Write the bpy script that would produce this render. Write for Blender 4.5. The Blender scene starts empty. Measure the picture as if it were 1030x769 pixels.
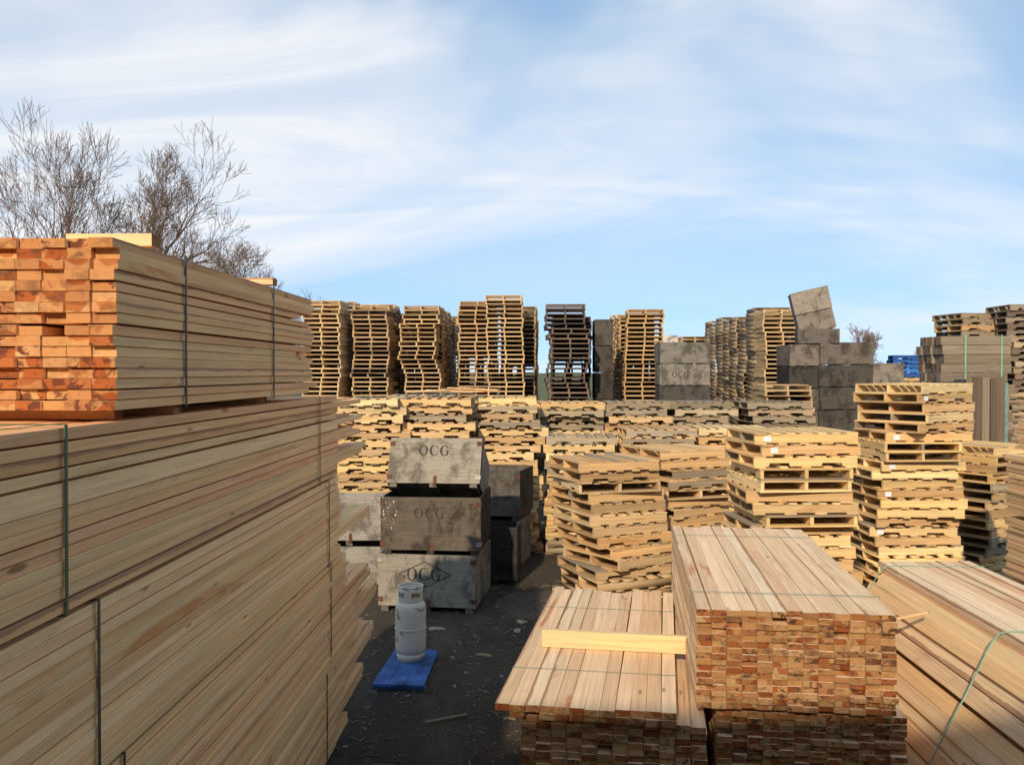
import bpy, math, random
import numpy as np
from mathutils import Vector, Matrix, noise as mnoise

R = math.radians
rnd = random.Random(7)
scene = bpy.context.scene
COL = scene.collection

# ---------------------------------------------------------------- camera, world, sun, exposure
F, CX, YH, EYE = 920.0, 515.0, 374.0, 2.95      # focal length in photo pixels, horizon row, eye height
SUN_EL, SUN_AZ = 27.0, 15.0                     # sun height, degrees left of straight behind the camera

cam_d = bpy.data.cameras.new('camera')
cam_d.sensor_width = 36.0
cam_d.lens = F / 1030.0 * 36.0
cam_d.clip_end = 6000
cam_d.clip_start = 0.05
cam = bpy.data.objects.new('camera', cam_d)
COL.objects.link(cam)
cam.location = (0, 0, EYE)
cam.rotation_euler = (R(90) - math.atan((384.5 - YH) / F), 0, 0)
scene.camera = cam

world = bpy.data.worlds.new('World')
scene.world = world
world.use_nodes = True
wn, wl = world.node_tree.nodes, world.node_tree.links
bg = wn['Background']
bg.inputs['Strength'].default_value = 0.15
sky = wn.new('ShaderNodeTexSky')
sky.sky_type = 'NISHITA'
sky.sun_disc = False
sky.sun_elevation = R(SUN_EL)
sky.sun_rotation = R(180 + SUN_AZ)
sky.altitude = 50
sky.air_density = 1.0
sky.dust_density = 0.3
sky.ozone_density = 1.6
tc = wn.new('ShaderNodeTexCoord')
sep = wn.new('ShaderNodeSeparateXYZ')
wl.new(tc.outputs['Generated'], sep.inputs[0])
def wmath(op, a, b=None, clamp=False):
    n = wn.new('ShaderNodeMath'); n.operation = op; n.use_clamp = clamp
    for i, v in enumerate((a, b)):
        if v is None: continue
        if isinstance(v, (int, float)): n.inputs[i].default_value = v
        else: wl.new(v, n.inputs[i])
    return n.outputs[0]
up = wn.new('ShaderNodeCombineXYZ')                       # the sky a little above the white band at the horizon
wl.new(sep.outputs[0], up.inputs[0]); wl.new(sep.outputs[1], up.inputs[1])
wl.new(wmath('ADD', wmath('MAXIMUM', sep.outputs[2], 0.0), 0.44), up.inputs[2])
nrm = wn.new('ShaderNodeVectorMath'); nrm.operation = 'NORMALIZE'
wl.new(up.outputs[0], nrm.inputs[0]); wl.new(nrm.outputs[0], sky.inputs['Vector'])
zz = wmath('ADD', wmath('MAXIMUM', sep.outputs[2], 0.0), 0.30)
cmb = wn.new('ShaderNodeCombineXYZ')
wl.new(wmath('DIVIDE', sep.outputs[0], zz), cmb.inputs[0])
wl.new(wmath('DIVIDE', sep.outputs[1], zz), cmb.inputs[1])
def cloud_layer(scale, rot, stretch, detail, lo, hi, loc, dist=0.6, rough=0.55):
    m = wn.new('ShaderNodeMapping'); m.inputs['Rotation'].default_value = (0, 0, R(rot))
    m.inputs['Scale'].default_value = stretch; m.inputs['Location'].default_value = loc
    wl.new(cmb.outputs[0], m.inputs[0])
    n = wn.new('ShaderNodeTexNoise'); n.inputs['Scale'].default_value = scale
    n.inputs['Detail'].default_value = detail; n.inputs['Roughness'].default_value = rough
    n.inputs['Distortion'].default_value = dist
    wl.new(m.outputs[0], n.inputs['Vector'])
    r = wn.new('ShaderNodeMapRange'); r.interpolation_type = 'SMOOTHSTEP'
    r.inputs['From Min'].default_value = lo; r.inputs['From Max'].default_value = hi
    wl.new(n.outputs[0], r.inputs['Value'])
    return r.outputs[0]
BX, BY = 2.2, 11.5
broad = cloud_layer(0.62, 24, (0.75, 1.2, 1), 5, 0.44, 0.62, (BX, BY, 0))
wisp = cloud_layer(1.9, 28, (0.45, 1.7, 1), 8, 0.36, 0.76, (1.7, 4.1, 0), 1.2, 0.6)
veil = cloud_layer(1.3, 20, (0.5, 1.2, 1), 4, 0.30, 0.80, (8.1, 0.3, 0))
fac = wmath('ADD', wmath('MULTIPLY', broad, wmath('ADD', wmath('MULTIPLY', wisp, 0.5), 0.5)), wmath('MULTIPLY', veil, 0.3), True)
fac = wmath('ADD', wmath('MULTIPLY', fac, 0.88), 0.04)
mixc = wn.new('ShaderNodeMix'); mixc.data_type = 'RGBA'
wl.new(fac, mixc.inputs['Factor'])
haz = wn.new('ShaderNodeMix'); haz.data_type = 'RGBA'; haz.blend_type = 'MULTIPLY'; haz.inputs['Factor'].default_value = 1
wl.new(sky.outputs[0], haz.inputs['A']); haz.inputs['B'].default_value = (1.06, 1.06, 0.93, 1)
wl.new(haz.outputs['Result'], mixc.inputs['A'])
mixc.inputs['B'].default_value = (3.0, 3.05, 3.12, 1)
wl.new(mixc.outputs['Result'], bg.inputs['Color'])

sun_d = bpy.data.lights.new('sun', 'SUN')
sun_d.energy = 2.15
sun_d.angle = R(1.0)
sun_d.color = (1.0, 0.83, 0.62)
sun = bpy.data.objects.new('sun', sun_d)
COL.objects.link(sun)
sd = Vector((math.sin(R(SUN_AZ)) * math.cos(R(SUN_EL)), math.cos(R(SUN_AZ)) * math.cos(R(SUN_EL)), -math.sin(R(SUN_EL))))
sun.rotation_euler = sd.to_track_quat('-Z', 'Y').to_euler()
sun.location = (-20, -40, 40)

scene.view_settings.view_transform = 'Standard'
scene.view_settings.look = 'None'
scene.view_settings.gamma = 1
scene.view_settings.use_curve_mapping = False
scene.view_settings.exposure = 1.08
scene.cycles.use_denoising = True
scene.cycles.max_bounces = 6

def PX(px, Y): return (px - CX) / F * Y
def HZ(py, Y): return EYE - (py - YH) / F * Y

# ---------------------------------------------------------------- node helpers and materials
class NT:
    def __init__(s, name):
        s.m = bpy.data.materials.new(name); s.m.use_nodes = True
        s.n, s.l = s.m.node_tree.nodes, s.m.node_tree.links
        s.b = s.n['Principled BSDF']
    def put(s, sock, v):
        if v is None: return
        if isinstance(v, bpy.types.NodeSocket): s.l.new(v, sock)
        elif isinstance(v, (tuple, list)) and sock.type == 'RGBA' and len(v) == 3: sock.default_value = (*v, 1)
        else: sock.default_value = v
    def math(s, op, a, b=None, clamp=False):
        n = s.n.new('ShaderNodeMath'); n.operation = op; n.use_clamp = clamp
        s.put(n.inputs[0], a); s.put(n.inputs[1], b); return n.outputs[0]
    def vmath(s, op, a, b=None):
        n = s.n.new('ShaderNodeVectorMath'); n.operation = op
        s.put(n.inputs[0], a); s.put(n.inputs[1], b); return n.outputs[0]
    def noise(s, vec, scale=1, detail=3, rough=0.5, dist=0):
        n = s.n.new('ShaderNodeTexNoise'); s.put(n.inputs['Vector'], vec)
        n.inputs['Scale'].default_value = scale; n.inputs['Detail'].default_value = detail
        n.inputs['Roughness'].default_value = rough; n.inputs['Distortion'].default_value = dist
        return n.outputs[0]
    def rng(s, v, a, b, c=0.0, d=1.0, smooth=False):
        n = s.n.new('ShaderNodeMapRange'); s.put(n.inputs['Value'], v)
        if smooth: n.interpolation_type = 'SMOOTHSTEP'
        n.inputs['From Min'].default_value = a; n.inputs['From Max'].default_value = b
        n.inputs['To Min'].default_value = c; n.inputs['To Max'].default_value = d
        return n.outputs[0]
    def mix(s, f, a, b, mode='MIX'):
        n = s.n.new('ShaderNodeMix'); n.data_type = 'RGBA'; n.blend_type = mode
        s.put(n.inputs['Factor'], f); s.put(n.inputs['A'], a); s.put(n.inputs['B'], b)
        return n.outputs['Result']
    def ramp(s, v, cols):
        n = s.n.new('ShaderNodeValToRGB'); e = n.color_ramp.elements
        while len(e) < len(cols): e.new(0.5)
        for i, c in enumerate(cols):
            e[i].position = i / (len(cols) - 1); e[i].color = (*c, 1)
        s.put(n.inputs[0], v); return n.outputs[0]
    def attr(s, name):
        n = s.n.new('ShaderNodeAttribute'); n.attribute_name = name; return n
    def bump(s, h, strength=0.3, dist=0.01):
        n = s.n.new('ShaderNodeBump'); n.inputs['Strength'].default_value = strength
        n.inputs['Distance'].default_value = dist; s.put(n.inputs['Height'], h)
        s.l.new(n.outputs[0], s.b.inputs['Normal'])
    def out(s, col, rough=0.75, spec=0.25):
        s.put(s.b.inputs['Base Color'], col); s.put(s.b.inputs['Roughness'], rough)
        s.b.inputs['Specular IOR Level'].default_value = spec
        return s.m
    def rand(s):
        o = s.n.new('ShaderNodeObjectInfo'); g = s.n.new('ShaderNodeNewGeometry')
        r = s.math('FRACT', s.math('ADD', o.outputs['Random'], s.math('MULTIPLY', g.outputs['Random Per Island'], 7.31)))
        return r, o
    def offset(s, vec, r):
        c = s.n.new('ShaderNodeCombineXYZ')
        s.put(c.inputs[0], s.math('MULTIPLY', r, 91.7)); s.put(c.inputs[1], s.math('MULTIPLY', r, 37.3)); s.put(c.inputs[2], s.math('MULTIPLY', r, 53.9))
        return s.vmath('ADD', vec, c.outputs[0])

def wood_face(name, shades, tint=None, grime=0.0, knots=0.7, red=0.4, contrast=1.0, wane=0.0):
    t = NT(name)
    r, oi = t.rand()
    v = t.offset(t.attr('bco').outputs['Vector'], r)
    grain = t.noise(t.vmath('MULTIPLY', v, (1.3, 42, 42)), 1, 4, 0.6, 0.4)
    fine = t.noise(t.vmath('MULTIPLY', v, (7, 160, 160)), 1, 2, 0.6)
    blot = t.noise(t.vmath('MULTIPLY', v, (0.9, 6, 6)), 1, 3, 0.6, 0.8)
    r2 = t.math('FRACT', t.math('MULTIPLY', r, 13.7))
    r3 = t.math('FRACT', t.math('MULTIPLY', r, 41.3))
    col = t.ramp(r2, shades)
    if tint == 'OBJECT': col = t.mix(1.0, col, oi.outputs['Color'], 'MULTIPLY')
    if tint == 'ATTR': col = t.mix(1.0, col, t.attr('tint').outputs['Color'], 'MULTIPLY')
    col = t.mix(t.rng(r3, 0, 1, 0.0, 1.0), col, t.mix(1.0, col, (0.82, 0.77, 0.72), 'MULTIPLY'))
    g = t.rng(grain, 0.3, 0.72, 1 - 0.30 * contrast, 1 + 0.16 * contrast)
    gg = t.n.new('ShaderNodeCombineColor')
    for i in range(3): t.l.new(g, gg.inputs[i])
    col = t.mix(1.0, col, gg.outputs[0], 'MULTIPLY')
    # heartwood / reddish streaks
    hw = t.math('MULTIPLY', t.rng(blot, 0.56, 0.70, 0, 1, True), t.rng(r3, 0.35, 0.9, 0, red))
    col = t.mix(hw, col, t.mix(1.0, col, (0.78, 0.50, 0.36), 'MULTIPLY'))
    # grey-brown weather stain
    st = t.math('MULTIPLY', t.rng(t.noise(t.vmath('MULTIPLY', v, (1.8, 9, 9)), 1, 4, 0.7), 0.60, 0.78, 0, 1, True), 0.3 + grime)
    col = t.mix(st, col, (0.10, 0.07, 0.05))
    if wane:      # bark left along an edge of some boards
        s0 = t.n.new('ShaderNodeSeparateXYZ'); t.l.new(t.attr('bco').outputs['Vector'], s0.inputs[0])
        wn_ = t.noise(t.vmath('MULTIPLY', v, (2.2, 20, 20)), 1, 5, 0.7, 0.6)
        edge = t.math('MINIMUM', t.rng(s0.outputs[1], -0.005, 0.044, 0, 1), t.rng(s0.outputs[2], 0.004, 0.036, 0, 1))
        wv = t.math('MULTIPLY', t.rng(t.math('ADD', edge, t.math('MULTIPLY', wn_, 1.5)), 1.42, 1.56, 0, 1, True), t.math('GREATER_THAN', r2, 1 - wane))
        col = t.mix(t.math('MULTIPLY', wv, 0.85), col, t.mix(fine, (0.27, 0.125, 0.06), (0.46, 0.27, 0.15)))
    # knots
    vo = t.n.new('ShaderNodeTexVoronoi'); vo.inputs['Scale'].default_value = 1
    t.put(vo.inputs['Vector'], t.vmath('MULTIPLY', v, (2.6, 11, 11)))
    kd = t.math('ADD', vo.outputs['Distance'], t.rng(blot, 0, 1, -0.06, 0.06))
    sc = t.n.new('ShaderNodeSeparateColor'); t.l.new(vo.outputs['Color'], sc.inputs[0])
    pick = t.math('GREATER_THAN', sc.outputs[0], 0.74)
    kn = t.math('MULTIPLY', t.math('MULTIPLY', t.rng(t.math('SUBTRACT', kd, t.math('MULTIPLY', sc.outputs[1], 0.07)), 0.02, 0.11, 1, 0, True), pick), knots)
    col = t.mix(kn, col, (0.13, 0.062, 0.03))
    t.bump(t.math('ADD', grain, t.math('MULTIPLY', fine, 0.6)), 0.35, 0.004)
    return t.out(col, t.rng(grain, 0.3, 0.7, 0.85, 0.65), 0.2)

def wood_end(name, shades, dark, redness=0.5, grime=0.2, tint=None):
    t = NT(name)
    r, oi = t.rand()
    v = t.attr('bco').outputs['Vector']
    r2 = t.math('FRACT', t.math('MULTIPLY', r, 17.3)); r3 = t.math('FRACT', t.math('MULTIPLY', r, 29.9)); r4 = t.math('FRACT', t.math('MULTIPLY', r, 57.1))
    s = t.n.new('ShaderNodeSeparateXYZ'); t.l.new(v, s.inputs[0])
    dy = t.math('ADD', s.outputs[1], t.rng(r2, 0, 1, -0.09, 0.09)); dz = t.math('ADD', s.outputs[2], t.rng(r3, 0, 1, -0.14, 0.04))
    rad = t.math('SQRT', t.math('ADD', t.math('MULTIPLY', dy, dy), t.math('MULTIPLY', dz, dz)))
    vo = t.offset(v, r)
    wob = t.noise(t.vmath('MULTIPLY', vo, (1, 14, 14)), 1, 2)
    rings = t.math('SINE', t.math('MULTIPLY', t.math('ADD', rad, t.math('MULTIPLY', wob, 0.012)), 1150))
    col = t.ramp(r4, shades)
    if tint == 'OBJECT': col = t.mix(1.0, col, oi.outputs['Color'], 'MULTIPLY')
    if tint == 'ATTR': col = t.mix(1.0, col, t.attr('tint').outputs['Color'], 'MULTIPLY')
    col = t.mix(t.rng(rings, -1, 1, 0.0, 0.38), col, t.mix(1.0, col, (0.62, 0.5, 0.4), 'MULTIPLY'))
    # heartwood: everything inside a ring of the log
    hw = t.math('MULTIPLY', t.rng(t.math('ADD', rad, t.math('MULTIPLY', wob, 0.05)), 0.085, 0.092, 1, 0, True), t.rng(r2, 0.15, 0.6, 0.0, redness + 0.4))
    col = t.mix(hw, col, t.mix(1.0, col, (0.72, 0.42, 0.30), 'MULTIPLY'))
    n1 = t.noise(t.vmath('MULTIPLY', vo, (1, 16, 22)), 1, 3, 0.6, 1.0)
    blot = t.math('MULTIPLY', t.rng(n1, 0.52, 0.60, 0, 1, True), t.rng(r3, 0.2, 0.7, 0.0, redness + 0.15))
    col = t.mix(blot, col, dark)
    saw = t.noise(t.vmath('MULTIPLY', vo, (1, 20, 400)), 1, 2)
    col = t.mix(t.rng(saw, 0.4, 0.7, 0, 0.4), col, t.mix(1.0, col, (0.6, 0.55, 0.5), 'MULTIPLY'))
    gr = t.math('MULTIPLY', t.rng(t.noise(t.vmath('MULTIPLY', vo, (1, 9, 9)), 1, 4, 0.7), 0.5, 0.7, 0, 1, True), grime)
    col = t.mix(gr, col, (0.07, 0.045, 0.03))
    t.bump(saw, 0.35, 0.003)
    return t.out(col, 0.85, 0.15)

LUM = [(0.95, 0.555, 0.245), (0.96, 0.62, 0.285), (0.92, 0.51, 0.22), (0.96, 0.66, 0.325), (0.95, 0.53, 0.26), (0.88, 0.51, 0.22)]
M = {}
M['lumber'] = wood_face('lumber_face', LUM, contrast=0.7, red=0.9, wane=0.3)
M['lumber_end'] = wood_end('lumber_end', [(0.54, 0.24, 0.085), (0.66, 0.34, 0.13), (0.70, 0.41, 0.18), (0.46, 0.19, 0.07), (0.62, 0.31, 0.12), (0.58, 0.27, 0.10)], (0.16, 0.05, 0.024), 0.85, 0.5)
M['lumber_end_brown'] = wood_end('lumber_end_brown', [(0.36, 0.18, 0.07), (0.44, 0.25, 0.105), (0.30, 0.14, 0.055), (0.40, 0.20, 0.075), (0.48, 0.30, 0.14), (0.34, 0.155, 0.06)], (0.07, 0.03, 0.015), 0.75, 0.75)
M['lumber_fresh'] = wood_face('lumber_fresh', [(0.82, 0.565, 0.335), (0.86, 0.63, 0.39), (0.80, 0.52, 0.30), (0.88, 0.69, 0.45), (0.79, 0.57, 0.34)], red=1.3, knots=0.6, contrast=0.75, wane=0.28)
M['lumber_orange'] = wood_face('lumber_orange', [(0.76, 0.49, 0.23), (0.82, 0.55, 0.28), (0.78, 0.47, 0.24), (0.84, 0.60, 0.32)], red=0.7, knots=0.5, contrast=0.7)
M['plank_yellow'] = wood_face('plank_yellow', [(0.78, 0.58, 0.30), (0.74, 0.54, 0.28)], knots=0.6, red=0.5, contrast=0.8, wane=0.9)
WHT = [(0.86, 0.85, 0.83), (1.0, 1.0, 1.0), (1.1, 1.08, 1.02), (0.95, 0.9, 0.84), (1.03, 1.0, 0.93)]
M['pallet'] = wood_face('pallet_wood', WHT, 'OBJECT', 0.05, 0.5, 0.5, 1.0)
M['pallet_end'] = wood_end('pallet_wood_end', WHT, (0.12, 0.07, 0.04), 0.2, 0.3, 'OBJECT')
M['pallet_mass'] = wood_face('pallet_wood_mass', WHT, 'ATTR', 0.15, 0.4, 0.5, 1.0)
M['timber'] = wood_face('weathered_timber', [(0.25, 0.205, 0.145), (0.33, 0.275, 0.195), (0.13, 0.10, 0.07), (0.29, 0.23, 0.155), (0.20, 0.16, 0.11)], None, 0.35, 0.4, 0.2, 1.2)
M['timber_end'] = wood_end('weathered_timber_end', [(0.18, 0.14, 0.10), (0.25, 0.2, 0.15)], (0.06, 0.04, 0.03), 0.2, 0.5)

def plain(name, col, rough=0.6, metal=0.0, var=0.25, scale=6.0, spec=0.3):
    t = NT(name)
    c = t.n.new('ShaderNodeTexCoord').outputs['Object']
    n = t.noise(c, scale, 4, 0.65)
    k = t.mix(t.rng(n, 0.35, 0.7, 0, 1), tuple(x * (1 - var) for x in col), tuple(min(1, x * (1 + var * 0.5)) for x in col))
    t.b.inputs['Metallic'].default_value = metal
    t.bump(n, 0.15, 0.004)
    return t.out(k, rough, spec)

M['strap_green'] = plain('strap_green', (0.035, 0.10, 0.055), 0.4)
M['strap_dark'] = plain('strap_dark', (0.04, 0.05, 0.045), 0.45)
M['strap_thin'] = plain('strap_thin', (0.20, 0.26, 0.20), 0.5)
M['strap_pale'] = plain('strap_pale_green', (0.22, 0.42, 0.30), 0.45)
M['rust'] = plain('rusty_iron', (0.16, 0.07, 0.04), 0.8, 0.3, 0.5, 20)
M['pale_iron'] = plain('worn_zinc', (0.42, 0.36, 0.31), 0.6, 0.5, 0.4, 25)
M['stencil'] = plain('stencil_paint', (0.055, 0.05, 0.045), 0.8, 0, 0.5, 30)
M['stencil_faint'] = plain('stencil_paint_faint', (0.055, 0.048, 0.038), 0.85, 0, 0.4, 30)
M['paper'] = plain('label_paper', (0.75, 0.74, 0.72), 0.7, 0, 0.1)
M['chalk'] = plain('chipped_pale_paint', (0.55, 0.50, 0.43), 0.8, 0, 0.3, 30)
M['brass'] = plain('valve_brass', (0.30, 0.20, 0.08), 0.45, 0.8)
M['dark'] = plain('black_rubber', (0.02, 0.02, 0.02), 0.6)

def ply(name):
    t = NT(name)
    r, oi = t.rand()
    co = t.offset(t.n.new('ShaderNodeTexCoord').outputs['Object'], r)
    base = oi.outputs['Color']
    gr = t.noise(t.vmath('MULTIPLY', co, (3, 3, 38)), 1, 5, 0.7, 0.3)
    n1 = t.noise(t.vmath('MULTIPLY', co, (1.2, 1.2, 0.8)), 3.2, 6, 0.72, 0.25)
    n2 = t.noise(co, 9, 4, 0.7, 0.3)
    col = t.mix(t.rng(gr, 0.35, 0.7, 0, 1), t.mix(1.0, base, (0.72, 0.70, 0.68), 'MULTIPLY'), t.mix(1.0, base, (1.12, 1.08, 1.02), 'MULTIPLY'))
    col = t.mix(t.rng(n1, 0.46, 0.62, 0, 0.8, True), col, t.mix(1.0, base, (0.28, 0.26, 0.24), 'MULTIPLY'))
    col = t.mix(t.rng(n2, 0.55, 0.75, 0, 0.55, True), col, t.mix(1.0, base, (0.45, 0.38, 0.30), 'MULTIPLY'))
    sp = t.noise(co, 34, 2, 0.6)
    col = t.mix(t.rng(sp, 0.68, 0.74, 0, 0.6, True), col, (0.03, 0.025, 0.02))
    t.bump(t.math('ADD', gr, n2), 0.3, 0.006)
    return t.out(col, 0.85, 0.15)
M['ply'] = ply('weathered_plywood')

def ground_mat():
    t = NT('yard_ground')
    co = t.n.new('ShaderNodeTexCoord').outputs['Object']
    a = t.noise(co, 0.35, 5, 0.6, 0.5); b = t.noise(co, 3.0, 6, 0.7); c = t.noise(co, 55, 3, 0.7); d = t.noise(co, 14, 4, 0.7)
    col = t.mix(t.rng(a, 0.35, 0.65, 0, 1, True), (0.040, 0.032, 0.024), (0.072, 0.057, 0.042))
    col = t.mix(t.rng(t.noise(t.vmath('MULTIPLY', co, (2.2, 0.35, 1)), 1, 5, 0.65, 0.4), 0.48, 0.66, 0, 0.75, True), col, (0.10, 0.078, 0.056))
    col = t.mix(t.rng(b, 0.5, 0.75, 0, 0.7, True), col, (0.105, 0.082, 0.058))
    col = t.mix(t.rng(d, 0.55, 0.72, 0, 0.6, True), col, (0.02, 0.018, 0.016))
    col = t.mix(t.rng(c, 0.66, 0.74, 0, 0.8, True), col, (0.17, 0.13, 0.095))
    # grass field beyond the yard
    s = t.n.new('ShaderNodeSeparateXYZ'); t.l.new(co, s.inputs[0])
    far = t.rng(t.math('ADD', s.outputs[1], t.math('MULTIPLY', a, 8)), 56, 60, 0, 1, True)
    grass = t.mix(t.rng(t.noise(co, 0.15, 5, 0.7), 0.4, 0.6), (0.09, 0.115, 0.05), (0.13, 0.13, 0.065))
    col = t.mix(far, col, grass)
    t.bump(t.math('ADD', t.math('MULTIPLY', b, 1.5), t.math('ADD', c, d)), 0.6, 0.02)
    return t.out(col, t.rng(a, 0.4, 0.65, 0.8, 1.0), 0.12)
M['ground'] = ground_mat()
M['bark'] = plain('bark', (0.16, 0.105, 0.07), 0.9, 0, 0.4, 3)
M['twig'] = plain('twigs', (0.19, 0.115, 0.075), 0.9, 0, 0.3, 3)
M['cladding'] = plain('painted_cladding', (0.30, 0.31, 0.30), 0.7)
M['roofing'] = plain('corrugated_roofing', (0.25, 0.25, 0.26), 0.5, 0.4)

# ---------------------------------------------------------------- mesh helpers
def tag(o, label=None, cat=None, group=None, kind=None):
    if label: o['label'] = label
    if cat: o['category'] = cat
    if group: o['group'] = group
    if kind: o['kind'] = kind
    return o

def link(name, data, parent=None, loc=(0, 0, 0), rot=(0, 0, 0), scale=None, color=None):
    o = bpy.data.objects.new(name, data)
    COL.objects.link(o)
    o.location = loc; o.rotation_euler = rot
    if scale: o.scale = scale
    if color: o.color = (*color, 1)
    if parent: o.parent = parent
    return o

class MB:
    """collects faces for one mesh"""
    def __init__(s): s.v, s.f, s.mi = [], [], []
    def add(s, verts, faces, mi=0):
        b = len(s.v); s.v += [tuple(x) for x in verts]
        for f in faces: s.f.append([b + i for i in f]); s.mi.append(mi)
    def box(s, c, d, mat=None, mi=0, rot=None):
        x, y, z = d[0] / 2, d[1] / 2, d[2] / 2
        vs = [Vector((sx * x, sy * y, sz * z)) for sx in (-1, 1) for sy in (-1, 1) for sz in (-1, 1)]
        if rot is not None: vs = [rot @ v for v in vs]
        s.add([v + Vector(c) for v in vs], [(0, 1, 3, 2), (4, 6, 7, 5), (0, 4, 5, 1), (2, 3, 7, 6), (0, 2, 6, 4), (1, 5, 7, 3)], mi)
    def tube(s, p0, p1, r0, r1, n=5):
        p0, p1 = Vector(p0), Vector(p1); d = (p1 - p0)
        if d.length < 1e-6: return
        d.normalize(); a = d.orthogonal().normalized(); b = d.cross(a)
        vs = []
        for p, r in ((p0, r0), (p1, r1)):
            for k in range(n):
                t = 2 * math.pi * k / n; vs.append(p + (a * math.cos(t) + b * math.sin(t)) * r)
        s.add(vs, [(k, (k + 1) % n, n + (k + 1) % n, n + k) for k in range(n)])
    def lathe(s, prof, n=32, a0=0, a1=2 * math.pi, skip=None):
        b = len(s.v); full = abs(a1 - a0 - 2 * math.pi) < 1e-6; m = n if full else n + 1
        for r, z in prof:
            for k in range(m):
                t = a0 + (a1 - a0) * k / n; s.v.append((r * math.cos(t), r * math.sin(t), z))
        for i in range(len(prof) - 1):
            for k in range(n):
                if skip and skip(i, k): continue
                k2 = (k + 1) % m; s.f.append([b + i * m + k, b + i * m + k2, b + (i + 1) * m + k2, b + (i + 1) * m + k]); s.mi.append(0)
    def mesh(s, name, mats, smooth=False, bco=True):
        me = bpy.data.meshes.new(name)
        me.from_pydata(s.v, [], s.f)
        for m in (mats if isinstance(mats, (list, tuple)) else [mats]): me.materials.append(m)
        me.polygons.foreach_set('material_index', s.mi)
        if smooth: me.polygons.foreach_set('use_smooth', [True] * len(s.f))
        if bco:
            at = me.attributes.new('bco', 'FLOAT_VECTOR', 'POINT')
            at.data.foreach_set('vector', np.array(s.v, dtype=np.float32).ravel())
        me.update(); return me

def board_geo(mb, L, W, T, bow=0.0, twist=0.0, ch=0.003, segs=1, x0=0.0):
    """board along +x from x0, centred on y and z = 0..T ; ends use material slot 1"""
    c = ch
    prof = [(-W / 2 + c, 0), (W / 2 - c, 0), (W / 2, c), (W / 2, T - c), (W / 2 - c, T), (-W / 2 + c, T), (-W / 2, T - c), (-W / 2, c)]
    b = len(mb.v)
    for i in range(segs + 1):
        u = i / segs; off = bow * 4 * u * (1 - u)
        for y, z in prof: mb.v.append((x0 + L * u, y + off, z + twist * u))
    for i in range(segs):
        for k in range(8):
            k2 = (k + 1) % 8
            mb.f.append([b + i * 8 + k, b + (i + 1) * 8 + k, b + (i + 1) * 8 + k2, b + i * 8 + k2]); mb.mi.append(0)
    mb.f.append([b + k for k in range(8)]); mb.mi.append(1)
    mb.f.append([b + segs * 8 + k for k in reversed(range(8))]); mb.mi.append(1)

_bm = {}
def board_mesh(L, W, T, face, end, var):
    key = (round(L, 3), round(W, 3), round(T, 3), face, end, var)
    if key not in _bm:
        mb = MB(); q = random.Random(hash((round(L * 1000), round(W * 1000), var)) & 0xffff)
        board_geo(mb, L, W, T, q.uniform(-.004, .004) * L / 3, 0, 0.0016, 3 if L > 2 else 1)
        _bm[key] = mb.mesh('board', [M[face], M[end]])
    return _bm[key]

# ---------------------------------------------------------------- ground
mb = MB()
mb.add([(-900, -60, 0), (900, -60, 0), (900, 2500, 0), (-900, 2500, 0)], [(0, 1, 2, 3)])
tag(link('ground', mb.mesh('ground', M['ground'])), 'dark muddy asphalt of the storage yard', None, None, 'structure')

# ---------------------------------------------------------------- lumber bundles
def strap_ring(mb, x, y0, y1, z0, z1, w=0.016, t=0.0015, gap=0.009):
    """flat band round a bundle's cross-section at local x"""
    g = gap
    mb.box((x, (y0 + y1) / 2, z1 + g), (w, y1 - y0 + 2 * g, t * 2))
    mb.box((x, (y0 + y1) / 2, z0 - g), (w, y1 - y0 + 2 * g, t * 2))
    mb.box((x, y0 - g, (z0 + z1) / 2), (w, t * 2, z1 - z0 + 2 * g))
    mb.box((x, y1 + g, (z0 + z1) / 2), (w, t * 2, z1 - z0 + 2 * g))

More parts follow.
